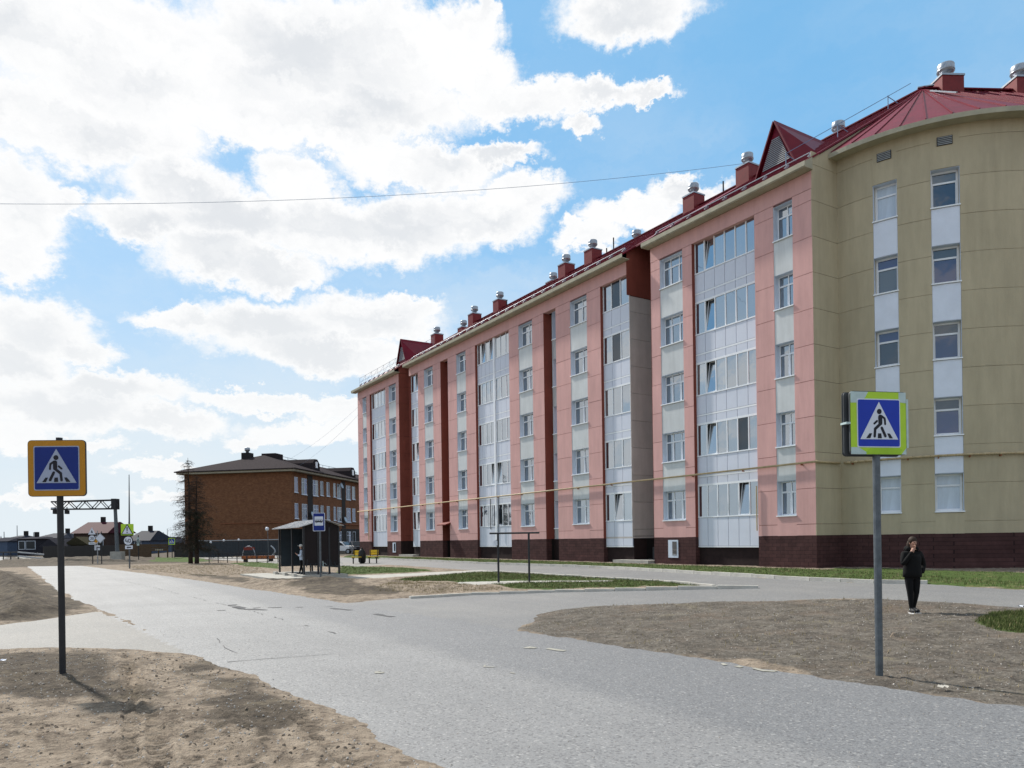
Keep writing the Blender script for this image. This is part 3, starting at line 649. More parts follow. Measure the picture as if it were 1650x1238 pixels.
# windows ----------------------------------------------------------
_wcache = {}
def window_mesh(w, h, cols, tower=False):
    k = (round(w,2), round(h,2), cols, tower)
    if k in _wcache: return _wcache[k]
    f = MB(); fw = .075 if tower else .042; o0, o1 = .29, .35
    f.box(.012, .36, .004, .014, 0, h, 1); f.box(.012, .36, w-.014, w-.004, 0, h, 1); f.box(.012, .36, .014, w-.014, h-.012, h-.002, 1); f.box(-.045, .36, -.02, w+.02, -.035, .012, 0)
    y0, y1, z0, z1 = .016, w-.016, .014, h-.014
    f.box(o0, o1, y0, y1, z0, z0+fw, 0); f.box(o0, o1, y0, y1, z1-fw, z1, 0)
    f.box(o0+.001, o1-.001, y0, y0+fw, z0+fw, z1-fw, 0); f.box(o0+.001, o1-.001, y1-fw, y1, z0+fw, z1-fw, 0)
    fr_ = {1: [], 2: [.46], 3: [.30, .68]}[cols]
    zt = z0 + (z1-z0)*.70; panes = []
    f.box(o0+.002, o1-.002, y0+fw, y1-fw, zt-.024, zt+.024, 0)
    ys = [y0+fw] + [y0+(y1-y0)*q for q in fr_] + [y1-fw]
    for i in range(len(ys)-1):
        a, b = ys[i]+(.03 if i else 0), ys[i+1]-(.03 if i < len(ys)-2 else 0)
        if i: f.box(o0+.003, o1-.003, ys[i]-.024, ys[i]+.024, z0+fw, z1-fw, 0)
        # casement sash proud of the fixed frame
        f.box(o0-.012, o0+.01, a, a+.022, z0+fw, zt-.03, 0); f.box(o0-.012, o0+.01, b-.022, b, z0+fw, zt-.03, 0)
        f.box(o0-.012, o0+.01, a+.022, b-.022, z0+fw, z0+fw+.022, 0); f.box(o0-.012, o0+.01, a+.022, b-.022, zt-.052, zt-.03, 0)
        panes.append((a, b, z0+fw, zt-.03)); panes.append((a, b, zt+.03, z1-fw))
    me = f.mesh('window', [M['pvc'], M['reveal']])
    ps = []
    for (a, b, c, d) in panes:
        ps.append((MB().box(-.006, .006, -(b-a)/2, (b-a)/2, -(d-c)/2, (d-c)/2).mesh('pane', M['glasst'] if tower else M['glass']), (.325, (a+b)/2, (c+d)/2)))
    _wcache[k] = (me, ps); return _wcache[k]
def put_window(parent, loc, rz, w, h, cols, tower=False):
    me, ps = window_mesh(w, h, cols, tower)
    wn = link('window', me, parent, loc, (0,0,rz))
    for i, (pm, pl) in enumerate(ps):
        link('pane', pm, wn, pl, (0, random.gauss(0, .006), random.gauss(0, .006)))
    return wn
for (a, b, c) in wcols:
    for k, (z0, z1) in enumerate(WZ):
        put_window(APT, (0, a, z0), 0, b-a, z1-z0, c)
        zl = WZ[k+1][0] if k < 4 else 16.12
        if k < 4: obj('spandrel_panel', MB().box(.018, D_, a+.004, b-.004, z1+.008, zl-.045), M['spandrel'], APT)
    obj('facade_panel', MB().box(.003, D_, a, b, ZP, WZ[0][0]-.04), M['pink'], APT)
    obj('plinth', MB().box(.006, D_, a, b, .1, ZP-.004), M['plinth'], APT)
# glazed balcony stacks ---------------------------------------------
_bc = {}
def balcony_meshes(w, n, k):
    key = (round(w,2), n, k == 0)
    if key in _bc: return _bc[key]
    f = MB(); o0, o1 = .19, .262; fw = .05; bw = w/n
    zt, zg, zp, zs = 3.03, 1.50, .50, .04        # storey-local: glass top, glass bottom, panel bottom, strip bottom (strip hangs under)
    base = .52 if k else .0
    zlev = [(zg, zt), (base if k else .05, zg-.06)] + ([(.06, .44)] if k else [])
    pn, pl, st = [], [], []
    bot = 0
    f.box(o0, o1, 0, w, zt, zt+.05); f.box(o0-.02, o1, 0, w, zg-.06, zg); f.box(o0, o1, 0, w, -.0, .05)
    if k: f.box(o0, o1, 0, w, .44, .52)
    for i in range(n+1):
        y = min(max(i*bw, fw/2), w-fw/2)
        f.box(o0+.03, o1-.002, y-fw/2, y+fw/2, .05, .44 if k else zg-.06, 1)  # grey seal lines between panels, their shadow painted into the colour
        if k: f.box(o0+.03, o1-.002, y-fw/2, y+fw/2, .52, zg-.06, 1)
        f.box(o0+.002, o1-.002, y-fw/2, y+fw/2, zg, zt)
    me = f.mesh('balcony_glazing', [M['pvc'], M['seal_shadow']])
    g = bw-fw
    pane = MB().box(-.006, .006, -g/2, g/2, zg-zt, 0).mesh('pane', M['glassb'])
    sash = MB(); H_ = zt-zg; sash.box(-.02, .02, -g/2, -g/2+.035, 0, H_); sash.box(-.02, .02, g/2-.035, g/2, 0, H_); sash.box(-.02, .02, -g/2+.035, g/2-.035, 0, .035); sash.box(-.02, .02, -g/2+.035, g/2-.035, H_-.035, H_)
    sash.box(-.004, .004, -g/2+.035, g/2-.035, .035, H_-.035, 1)
    sashm = sash.mesh('tilted_sash', [M['pvc'], M['glassb']])
    lo = base if k else .05
    panel = MB().box(-.035, .02, -g/2-.012, g/2+.012, .012, zg-.06-lo-.012).mesh('infill_panel', M['panelw'])
    strip = MB().box(-.035, .02, -g/2-.012, g/2+.012, .012, .368).mesh('infill_panel', M['panelw'])
    void = MB().box(0, .01, .01, w-.01, zg, zt).mesh('balcony_interior', M['core'])
    _bc[key] = (me, pane, sashm, panel, strip, zg, zt, lo, bw, void); return _bc[key]
_dk = {}
def darkpane_for(p):
    if p.name not in _dk:
        q = p.copy(); q.materials.clear(); q.materials.append(M['glassd']); _dk[p.name] = q
    return _dk[p.name]
open_at = {0: {(1,0),(4,1),(4,2),(4,3),(4,4)}, 1: {(1,0)}, 2: {(2,1)}, 3: {(0,1),(2,4),(0,4)}, 4: {(0,0),(0,2),(0,4)}, 5: {}}
dark_at = {0: {(1,1)}, 1: {(1,3),(1,4)}, 5: {(0,2)}}
for bi, (a, b, n) in enumerate(bays):
    for k in range(5):
        me, pane, sashm, panel, strip, zg, zt, lo, bw, void = balcony_meshes(b-a, n, k)
        zb = 1.72 + k*ST - (.0 if k else 0)
        zb = 16.22 - zt - (4-k)*ST - .02
        if k == 0: zb = 16.22 - zt - 4*ST - .02
        bal = link('balcony', me, APT, (0, a, zb))
        for i in range(n):
            y = (i+.5)*bw
            dark = (i, k) in dark_at.get(bi, ())
            if (i, k) in open_at[bi]:
                link('tilted_sash', sashm, bal, (.225, y, zg), (0, R(random.uniform(6.5, 9)), 0))
            elif dark: link('pane', darkpane_for(pane), bal, (.232, y, zt))
            else:
                link('pane', pane, bal, (.232, y, zt), (0, random.gauss(0, .005), random.gauss(0, .007)))
            link('infill_panel', panel, bal, (.226, y, lo))
            if k: link('infill_panel', strip, bal, (.226, y, .06))
    obj('balcony_back', MB().box(BD-.03, BD-.005, a+.01, b-.01, ZP+.1, 16.3), M['greywall'], APT)
    obj('plinth_recess', MB().box(.285, .31, a, b, .1, ZP), M['plinthdark'], APT)
obj('balcony_post', MB().box(.12, .28, 25.98, 26.18, ZP, 16.2), M['pvc'], APT)
# gas riser on the wide balcony
obj('gas_riser', MB().tube((.06, 26.7, 2.5), (.06, 26.7, 4.7), .03).tube((.06, 25.6, 2.2), (.06, 25.6, 4.7), .025), M['steel'], APT)
# dark jamb on the far side of each balcony bay, terracotta sides of the slots
for (a, b, n) in bays:
    if a == 11.60 or a == 26.18 and False: pass
    if b != 25.98: obj('jamb', MB().box(.006, .19, b-.012, b-.002, ZP, 16.12), M['terra'], APT)
for (a, b) in recs:
    dp = .66 if a < 20 else .70
    obj('slot_side', MB().box(.006, dp, b-.02, b-.003, ZP, 16.12), M['terra'], APT); obj('slot_side', MB().box(.006, dp, a+.003, a+.02, ZP, 16.12), M['pink'], APT)
    obj('slot_back', MB().box(dp-.02, dp+.01, a+.03, b-.03, ZP, 16.12), M['terra'] if a > 20 else M['spandrel'], APT)
    obj('plinth', MB().box(dp-.04, dp, a+.002, b-.002, .1, ZP), M['plinthdark'], APT)
    if a < 20:
        for k in range(5):
            put_window(APT, (dp-.37, a+.1, WZ[k][0]-.2), 0, .72, 1.75, 1)
    else:
        obj('entrance_door', MB().box(dp-.08, dp-.03, a+.12, b-.14, .4, 2.5), M['steel'], APT)
        obj('awning', MB().hexa([(-.45,a-.1,2.95),(dp,a-.1,3.2),(dp,b+.1,3.2),(-.45,b+.1,2.95)], [(-.45,a-.1,3.02),(dp,a-.1,3.42),(dp,b+.1,3.42),(-.45,b+.1,3.02)]), M['redp'], APT)
# side walls in the two deep gaps
for (z0, z1) in panel_rows(ZP+.1, 15.0): obj('facade_panel', MB().box(.19, 3.6, 11.585, 11.63, z0+.008, z1-.008), M['greywall'], APT)
def gable_piece(y0, y1, z0, m):
    obj('facade_panel', MB().hexa([(.0,y0,z0),(3.6,y0,z0),(3.6,y1,z0),(.0,y1,z0)], [(.0,y0,ZR-SL*TC-.1),(3.6,y0,ZR-SL*(TC-3.6)-.1),(3.6,y1,ZR-SL*(TC-3.6)-.1),(.0,y1,ZR-SL*TC-.1)]), m, APT)
ZR, SL, TC = 22.75, .635, 8.4
gable_piece(11.56, 11.60, 15.02, M['terra']); gable_piece(42.57, 42.61, ZT+.01, M['terra']); gable_piece(9.685, 9.70, ZT+.01, M['terra']); gable_piece(40.335, 40.355, ZT+.01, M['terra'])
for (a_, b_) in (GAP1, GAP2): obj('slot_back', MB().box(3.5, 3.6, a_-.05, b_+.05, ZT, ZR-SL*(TC-3.6)-.12), M['terra'], APT)
obj('balcony_soffit', MB().box(.19, 3.6, 11.59, 13.88, ZP-.02, ZP+.08), M['greywall'], APT)
obj('plinth', MB().box(.33, 3.6, 11.64, 11.66, .1, ZP), M['plinthdark'], APT)
for (z0, z1) in panel_rows(ZP, ZT): obj('facade_panel', MB().box(.004, 3.6, 42.585, 42.62, z0+.008, z1-.008), M['terra'], APT)
obj('plinth', MB().box(.02, 3.6, 42.59, 42.62, .1, ZP), M['plinthdark'], APT)
for (a, b) in (GAP1, GAP2): obj('slot_back', MB().box(1.84, 1.89, a, b, .1, ZT), M['greywall'], APT); 
obj('facade_panel', MB().box(.0, 3.6, 9.68, 9.70, ZP, ZT), M['terra'], APT)
obj('facade_panel', MB().box(.19, 3.6, 40.33, 40.36, ZP, ZT), M['greywall'], APT)
# hatch, step and white cellar windows
obj('cellar_hatch', MB().box(.8, .84, 9.9, 10.7, .5, 1.25), M['steel'], APT)
obj('cellar_step', MB().box(-.4, 1.5, 9.75, 12.6, .1, .56), M['concrete'], APT)
obj('cellar_step', MB().box(-.3, 1.5, 39.4, 42.4, .1, .56), M['concrete'], APT)
for y in (8.3, 44.1):
    cw = obj('cellar_window', MB().box(-.02, .02, y-.35, y+.35, .72, 1.62), M['reveal'], APT)
    obj('pane', MB().box(-.03, -.022, y-.26, y+.05, .84, 1.54), M['glass'], cw)
# tower -----------------------------------------------------------------
TC, TR = 8.4, 6.7
_cu = {}
def curtained(me):
    if me.name not in _cu:
        q = me.copy(); q.materials.clear(); q.materials.append(M['curtain']); _cu[me.name] = q
    return _cu[me.name]
def tp(th, r, z): t = R(th); return (TC - r*math.cos(t), -r*math.sin(t), z)
def arc(mb, t0, t1, r0, r1, z0, z1, step=3.2, mi=0):
    n = max(1, round(abs(t1-t0)/step)); vs = []; fs = []
    for i in range(n+1):
        t = t0+(t1-t0)*i/n; vs += [tp(t, r0, z0), tp(t, r1, z0), tp(t, r1, z1), tp(t, r0, z1)]
    for i in range(n):
        a, b = i*4, i*4+4
        fs += [(a+j, a+(j+1)%4, b+(j+1)%4, b+j) for j in range(4)]
    fs += [(0,1,2,3), (n*4+3, n*4+2, n*4+1, n*4)]
    return mb.add(vs, fs, mi)
ZTT = 17.66
twin = [(13.0, 20.8), (30.9, 39.4), (140.6, 149.1), (159.2, 167.0)]
edges = [0]+[x for w in twin for x in w]+[180]
walls = [(edges[i], edges[i+1]) for i in range(0, len(edges), 2)]
walls = [w for w in walls if w[1]-w[0] < 60] + [(39.4, 62), (62, 90), (90, 118), (118, 140.6)]
obj('tower_core', arc(MB(), 0, 180, .5, TR-.44, .1, ZTT), M['core'], APT)
obj('joint_filler', arc(MB(), 0, 180, TR-.436, TR-.43, ZP, ZTT-.02), M['core'], APT)
rows_t = panel_rows(ZP, ZTT)
for (a, b) in walls:
    for (z0, z1) in rows_t:
        obj('tower_panel', arc(MB(), a, b, TR-.42, TR-random.uniform(0,.006), z0+.007, z1-.007), M['olive'], APT)
    obj('joint_filler', arc(MB(), a+.1, b-.1, TR-.425, TR-.03, ZP+.02, ZTT-.02), M['olive'], APT)
for (a, b) in twin:
    w = 2*(TR)*math.sin(R(b-a)/2)
    for k in range(5):
        # window mesh: X into wall, Y along; start at the edge with larger angle so that Y runs the right way
        p0 = Vector(tp(b, TR, 0)); p1 = Vector(tp(a, TR, 0)); yv = (p1-p0).normalized()
        rz = math.atan2(yv.y, yv.x) - math.pi/2
        wn_ = put_window(APT, (p0.x, p0.y, WZ[k][0]), rz, w, 1.49, 1, True)
        if (k, a) in ((0, twin[0][0]), (0, twin[1][0]), (4, twin[0][0])):
            for pn_ in wn_.children: pn_.data = curtained(pn_.data)
        if k < 4: obj('spandrel_panel', arc(MB(), a+.05, b-.05, TR-.42, TR-.02, WZ[k][1]+.01, WZ[k+1][0]-.05, 4), M['spandrel_white'], APT)
    obj('tower_panel', arc(MB(), a, b, TR-.42, TR-.004, ZP, WZ[0][0]-.05), M['olive'], APT)
    obj('tower_panel', arc(MB(), a, b, TR-.42, TR-.004, WZ[4][1]+.01, ZTT), M['olive'], APT)
    v = MB(); m_ = (a+b)/2
    arc(v, m_-2.3, m_+2.3, TR-.002, TR+.03, 16.92, 17.26, 5, 0)
    vo = obj('roof_vent', v, M['steel'], APT); lv = MB()
    for q in range(5): arc(lv, m_-2.1, m_+2.1, TR+.03, TR+.05, 16.94+.066*q, 16.97+.066*q, 5)
    obj('louver_slat', lv, M['grille'], vo)
obj('tower_plinth', arc(MB(), -1, 181, TR-.3, TR+.03, .1, ZP), M['plinth'], APT)
# flat return wall between corner and tower, other end wall
for (a, b) in ((.0, 1.75), (15.05, 16.8)):
    for (z0, z1) in rows_t: obj('tower_panel', MB().box(a+.004, b, -.012, .02, z0+.007, z1-.007), M['olive'], APT)
    obj('plinth', MB().box(a-.004, b, -.016, .0, .1, ZP), M['plinth'], APT)
# second wing behind the tower, turned along the other street
WD = Vector((.878, -.478)); WN = Vector((-.478, -.878))     # along, outwards (front)
def w2(s, q, z): return (TC+WD.x*s+WN.x*q, WD.y*s+WN.y*q, z)
obj('wall', MB().hexa([w2(1,-8,.1), w2(30,-8,.1), w2(30,6.2,.1), w2(1,6.2,.1)], [w2(1,-8,17.8), w2(30,-8,17.8), w2(30,6.2,17.8), w2(1,6.2,17.8)]), M['olive'], APT)
obj('plinth', MB().hexa([w2(1,6.19,.1), w2(30.05,6.19,.1), w2(30.05,6.24,.1), w2(1,6.24,.1)], [w2(1,6.19,1.75), w2(30.05,6.19,1.75), w2(30.05,6.24,1.75), w2(1,6.24,1.75)]), M['plinth'], APT)
# roof ----------------------------------------------------------------
ZR, SL = 22.75, .635
def rz_(off): return ZR - SL*abs(TC-off)
roof = MB()
def slope(u0, u1, o0, o1, hip=False):
    th = .09
    if not hip: b = [(o0,u0,rz_(o0)),(o1,u0,rz_(o1)),(o1,u1,rz_(o1)),(o0,u1,rz_(o0))]
    else: b = [(o0,u0,rz_(o0)),(o1,u0,rz_(o1)),(o1,u1-8.9,rz_(o1)),(o0,u1,rz_(o0))]
    roof.hexa([(x,y,z-th) for x,y,z in b], b)
for (a, b, o) in ((-.06,9.8,-.5),(9.8,11.35,.45),(11.35,40.5,-.5),(40.5,42.35,.45)): slope(a, b, o, TC)
slope(42.35, 53.45, -.5, TC, True)
slope(-.06, 53.45, 17.3, TC, True)
roof.hexa([(-.5,53.45,rz_(-.5)-.09),(17.3,53.45,rz_(-.5)-.09),(TC+.01,44.55,ZR-.09),(TC-.01,44.55,ZR-.09)], [(-.5,53.45,rz_(-.5)),(17.3,53.45,rz_(-.5)),(TC+.01,44.55,ZR),(TC-.01,44.55,ZR)])
roof.hexa([w2(0,0,ZR-.1), w2(30,0,ZR-.1), w2(30,6.9,17.95-.1), w2(0,6.9,17.95-.1)], [w2(0,0,ZR), w2(30,0,ZR), w2(30,6.9,17.95), w2(0,6.9,17.95)])
roof.hexa([w2(0,0,ZR-.1), w2(30,0,ZR-.1), w2(30,-8.7,17.2-.1), w2(0,-8.7,17.2-.1)], [w2(0,0,ZR), w2(30,0,ZR), w2(30,-8.7,17.2), w2(0,-8.7,17.2)])
ROOF = obj('roof', roof, M['roof'], APT)
RC, ZCE = TR+.55, 17.82
nseg = 21; tcone = [-6+i*(150/nseg) for i in range(nseg+1)]
for t0, t1 in zip(tcone[:-1], tcone[1:]):
    mb = MB(); p = [tp(t0, RC, ZCE), tp(t1, RC, ZCE), (TC, 0, ZR+.02)]
    mb.add(p + [(x, y, z-.08) for x, y, z in p], [(0,1,2),(5,4,3),(0,3,4,1),(1,4,5,2),(2,5,3,0)])
    obj('cone_sheet', mb, M['roof'], ROOF)
    obj('seam', MB().bar(Vector(tp(t0, RC, ZCE+.02)), Vector((TC, 0, ZR+.04)), .03, .05), M['roof'], ROOF)
seam_me = MB().bar((-.5,0,rz_(-.5)+.02), (TC,0,ZR+.02), .03, .05).mesh('seam', M['roof'])
u = .2
while u < 44:
    if not (9.7 < u < 11.5 or 40.4 < u < 42.5): link('seam', seam_me, ROOF, (0, u, 0))
    u += .6
for s in range(1, 30): obj('seam', MB().bar(w2(s*.6,0,ZR+.02), w2(s*.6,6.9,17.97), .03, .05), M['roof'], ROOF)
obj('ridge_cap', MB().bar((TC,-.2,ZR+.03), (TC,44.6,ZR+.03), .3, .06).bar(w2(0,0,ZR+.06), w2(30,0,ZR+.06), .3, .06), M['roof'], ROOF)
tq = 44
obj('flashing', MB().bar(tp(tq, 1.3, ZR-.78), tp(tq+4, 3.9, ZR-2.4), .07, .05).bar((TC-.2,.1,ZR+.1), (TC+.3,-.4,ZR+.12), .12, .05), M['galv'], ROOF)
# eaves: cream fascia and soffit boards
for (a, b) in ((-.08,9.82),(11.33,40.52),(42.33,53.47)):
    obj('eave_fascia', MB().box(-.53, -.505, a, b, 16.90, 17.10), M['fascia'], APT)
    obj('eave_soffit', MB().box(-.50, .0, a, b, 16.86, 16.90), M['fascia'], APT)
obj('eave_end', MB().hexa([(-.5,-.07,16.905),(.0,-.07,16.905),(.0,-.045,16.905),(-.5,-.045,16.905)], [(-.5,-.07,rz_(-.5)-.005),(.0,-.07,rz_(.0)-.03),(.0,-.045,rz_(.0)-.03),(-.5,-.045,rz_(-.5)-.005)]), M['fascia'], APT)
obj('gable_wall', MB().add([(.0,-.001,16.8),(TC,-.001,16.8),(TC,-.001,ZR-.15),(.0,-.001,rz_(0)-.12)], [(0,1,2,3)]), M['olive'], APT)
obj('eave_fascia', arc(MB(), -6, 144, RC-.02, RC+.02, ZCE-.2, ZCE-.01, 2.5), M['fascia'], APT)
obj('eave_soffit', arc(MB(), -4, 150, TR-.2, RC-.025, ZCE-.17, ZCE-.13, 2.5), M['fascia'], APT)
# snow guards: two rails on brackets along each eave
for (a, b) in ((.2,9.4),(12,40),(43,52.6)):
    sg = MB()
    for o in (.15, .28): sg.tube((o, a, rz_(o)+.18), (o, b, rz_(o)+.18), .022, n=6)
    n = int((b-a)/1.1)
    for i in range(n+1):
        y = a+(b-a)*i/n; sg.bar((.08,y,rz_(.08)+.02), (.33,y,rz_(.33)+.12), .04, .10)
    obj('snow_guard', sg, M['galv'], ROOF)
# ridge walkway railing at the near hip and the far end
rl = MB()
for (p, q) in (((1.8,2.6),(6.6,.6)), ((6.6,.6),(TC-.6,.2))):
    z0, z1 = rz_(p[0])+.62, rz_(q[0])+.62; rl.tube((*p, z0), (*q, z1), .014, n=6)
for (o, uu) in ((1.8,2.6),(4.2,1.6),(6.6,.6)): rl.bar((o,uu,rz_(o)), (o,uu,rz_(o)+.65), .03, .03); rl.bar((o+.35,uu-.3,rz_(o+.35)), (o,uu,rz_(o)+.6), .025, .025)
obj('roof_railing', rl, M['wire'], ROOF)
rl = MB()
for i in range(13):
    t = i/12; o = .3+5.6*t; uu = 53.1-5.6*t; z = rz_(o)
    rl.tube((o,uu,z), (o,uu,z+.8), .013, n=5)
    if i < 12:
        o2 = .3+5.6*(i+1)/12; u2 = 53.1-5.6*(i+1)/12; z2 = rz_(o2)
        rl.tube((o,uu,z+.8), (o2,u2,z2+.8), .013, n=5); rl.tube((o,uu,z+.4), (o2,u2,z2+.4), .010, n=5); rl.tube((o,uu,z+.05), (o2,u2,z2+.8), .009, n=5)
obj('roof_railing', rl, M['galv'], ROOF)
# dormers with louvred gables
for uc in (3.85, 47.9):
    d = MB(); o0, zb, zp, hw = 2.7, rz_(2.7)-.1, 21.45, 1.05
    ob = TC-(ZR-zp)/SL
    for s in (-1, 1):
        f0 = [(o0-.15, uc+s*hw*1.12, zb-.1), (o0-.15, uc, zp), (ob+.3, uc, zp), (o0+.9, uc+s*hw*1.5, rz_(o0+.9)-.12)]
        d.hexa(f0, [(x, y+s*.05, z+.05) for x, y, z in f0])
    dm = obj('dormer', d, M['roof'], ROOF)
    obj('dormer_face', MB().add([(o0+.02,uc-hw,zb),(o0+.02,uc+hw,zb),(o0+.02,uc,zp-.12),(o0+.1,uc-hw,zb),(o0+.1,uc+hw,zb),(o0+.1,uc,zp-.12)], [(0,1,2),(5,4,3),(0,3,4,1),(1,4,5,2),(2,5,3,0)]), M['roof'], ROOF)
    sl = MB(); nz = 15
    for i in range(nz):
        z0 = zb+.38+i*.088; k = (zp-.3-z0)/(zp-.3-zb); w = hw*.9*k
        if w < .04: break
        sl.hexa([(o0-.03,uc-w,z0),(o0+.0,uc-w,z0+.05),(o0+.0,uc+w,z0+.05),(o0-.03,uc+w,z0)], [(o0-.028,uc-w,z0+.02),(o0+.002,uc-w,z0+.07),(o0+.002,uc+w,z0+.07),(o0-.028,uc+w,z0+.02)])
    obj('dormer_louvers', sl, M['grille'], ROOF)
# chimneys on the ridge: red shaft, cap slab, vent cowl
def cowl(): return MB().lathe([(.20,0),(.20,.22),(.30,.28),(.34,.33),(.34,.66),(.31,.70),(.12,.73)], 18).lathe([(.355,.36),(.355,.42)], 18)
ch_me = MB().box(-.48,.48,-.48,.48,-1.9,.0).mesh('chimney', M['chimney']); cap_me = MB().box(-.51,.51,-.51,.51,0.005,.09).box(-.38,.38,-.38,.38,.092,.15).mesh('chimney_cap', M['galv']); cow_me = cowl().mesh('vent_cowl', M['galv'], True)
def chimney(o, u, z, par=APT, rz=0, s=1):
    c = link('chimney', ch_me, par, (o, u, z), (0,0,rz), (s,s,1)); link('chimney_cap', cap_me, c); link('vent_cowl', cow_me, c, (0,0,.12)); return c
for u in (10.25, 14.57, 24.9, 28.3, 38.5, 43.25): chimney(TC-.1, u, 23.45)
for (o, u, z) in ((10.2,5.6,23.6),(10.0,21.9,23.45),(9.8,32.2,23.5),(10.0,48.6,23.7),(7.4,49.6,22.9)): chimney(o, u, z)
for s in (1.25, 4.9): x, y, _ = w2(s, -.1, 0); chimney(x, y, 23.22, rz=math.atan2(WD.y, WD.x), s=1.1)
for (o, u, z) in ((TC,12.2,23.5),(TC,22.6,23.7),(TC,23.4,23.2),(TC,37.5,23.3)): obj('vent_pipe', MB().tube((o,u,z-1), (o,u,z), .05, n=6), M['steel'], ROOF)
# gas pipe along the front and round the tower, on brackets
gp = MB(); zpz = 4.80
gp.tube((-.10, 53.2, zpz), (-.10, -.10, zpz), .042)
gp.tube((-.10,-.10,zpz), (1.5,-.10,zpz), .05)
tt = [2+i*2.5 for i in range(68)]
for a, b in zip(tt[:-1], tt[1:]): gp.tube(tp(a, TR+.10, zpz), tp(b, TR+.10, zpz), .05, n=7)
gas = obj('gas_pipe', gp, M['pipe'], APT, smooth=True)
brm = MB().box(-.045, .093, -.02, .02, -.10, -.045).mesh('pipe_bracket', M['rust']); u = .6
while u < 53:
    if not any(a < u < b for a, b in (GAP1, GAP2)): link('pipe_bracket', brm, gas, (-.095, u, zpz))
    u += 3.1
for t in range(5, 170, 9): link('pipe_bracket', brm, gas, tp(t, TR+.09, zpz), (0, 0, R(t)))
obj('rain_pipe', MB().tube((-.06,50.3,1.9), (-.06,50.3,4.75), .04).tube((-.06, 2.98, 2.0), (-.06, 2.98, 4.0), .03), M['pipe'], APT)

# ------------------------------------------------------------------ brown brick block behind
KX, KY = -26.5, 90.
BRK = thing('brick_building', 'brown brick three-storey block with dark hipped roof behind the bus shelter', 'building', (KX, KY, .2), math.atan2(-.192, .981))
# local: X right (outwards of the long side), Y away from us; block covers X -14.4..0, Y 0..46
BW, BL, BH = 14.4, 46., 10.15
wall = MB().box(-BW, 0, 0, BL, -.5, BH)
obj('wall', wall, M['brick'], BRK)
obj('corner_pilaster', MB().box(-.02, .05, -.06, .55, -.5, BH-.02).box(-BW-.05, -BW+.5, -.05, .3, -.5, BH-.02), M['brick'], BRK)
obj('eave_trim', MB().box(-BW-.7, .7, -.7, BL+.7, BH+.02, BH+.34), M['cream'], BRK)
rf = MB(); e0 = BH+.36; rh = 2.55; y0, y1 = -.9, BL+.9; x0, x1 = -BW-.9, .9; xm = -BW/2; hipl = 7.2
rf.add([(x0,y0,e0),(x1,y0,e0),(x1,y1,e0),(x0,y1,e0),(xm,y0+hipl,e0+rh),(xm,y1-hipl,e0+rh),(x0,y0,e0-.12),(x1,y0,e0-.12),(x1,y1,e0-.12),(x0,y1,e0-.12)],
       [(0,1,4),(1,2,5,4),(2,3,5),(3,0,4,5),(0,6,7,1),(1,7,8,2),(2,8,9,3),(3,9,6,0),(9,8,7,6)])
brf = obj('roof', rf, M['shingle'], BRK)
obj('ridge_box', MB().box(xm-.5, xm+1.5, 6.6, 8.6, e0+rh-.7, e0+rh+.25), M['shingle'], brf)
c = obj('chimney', MB().box(-.55,.55,-.55,.55,-1.2,.8), M['brickdark'], BRK, (-8.9, 5.2, e0+1.95)); link('vent_cowl', cow_me, c, (0,0,.8))
rr = MB()
for i in range(14):
    y = 8+i*2.2; rr.bar((xm+.2,y,e0+rh-.1), (xm+.2,y,e0+rh+.28), .05, .05)
rr.bar((xm+.2,8,e0+rh+.28), (xm+.2,36.6,e0+rh+.28), .05, .05); obj('ridge_rail', rr, M['galv'], brf)
for yc in (8.5, 20.5, 33):
    d = MB(); zc = e0+.75
    d.prism([(yc-1.1,zc-.3),(yc+1.1,zc-.3),(yc+1.0,zc+.7),(yc+.4,zc+1.25),(yc-.4,zc+1.25),(yc-1.0,zc+.7)], 'x', xm+.6, -.9)
    dm = obj('dormer', d, M['shingle'], brf); w = obj('dormer_window', MB().box(-.9,-.82,yc-.28,yc+.28,zc+.1,zc+.9), M['pvc'], brf)
# windows: (u0,u1) along the long side measured from the near corner
def bwin(y0, y1, z0, z1, cols):
    f = MB(); w = y1-y0; h = z1-z0
    f.box(.0,.06,0,w,0,.06).box(.0,.06,0,w,h-.06,h).box(.0,.06,0,.06,.06,h-.06).box(.0,.06,w-.06,w,.06,h-.06).box(.0,.12,-.1,w+.1,-.1,-.005)
    for i in range(1, cols): f.box(.0,.055,w*i/cols-.05,w*i/cols+.05,.09,h-.09)
    if cols > 1: f.box(.0,.05,.09,w-.09,h*.72-.04,h*.72+.04)
    o = obj('window', f, M['reveal'], BRK, (0, y0, z0))
    for i in range(cols):
        obj('pane', MB().box(.008,.02,w*i/cols+.06,w*(i+1)/cols-.06,.065,h-.065), M['glasst'], o, rot=(0,0,random.gauss(0,.01)))
def by(px):     # photo column -> distance along the long side
    A, _ = ray(px, 800); ex, ey = .192, .981
    return (A*KY - KX)/(ex - A*ey)
for (a, b, cl) in [(474,479.5,1),(486,494,2),(504,512,2),(516,520.5,1),(526,530.5,1),(537,540.5,1),(543,549,2),(557.5,564,2),(567,571.5,1)]:
    ya, yb = by(a), by(b)
    for r_, (z0, z1) in enumerate(((1.1,3.0),(4.35,6.35),(7.55,9.55))):
        bwin(ya, yb, z0+(.15 if cl == 1 else 0), z1, cl)
for q in range(3):
    y = by(580)+2+q*4.5
    for (z0, z1) in ((1.1,3.0),(4.35,6.35),(7.55,9.55)): bwin(y, y+1.6, z0, z1, 2)
for (a, b) in ((495.5,503.5),(550.5,556)): obj('loggia_strip', MB().box(.0,.04,by(a),by(b),3.4,BH-.1), M['brickdark'], BRK)
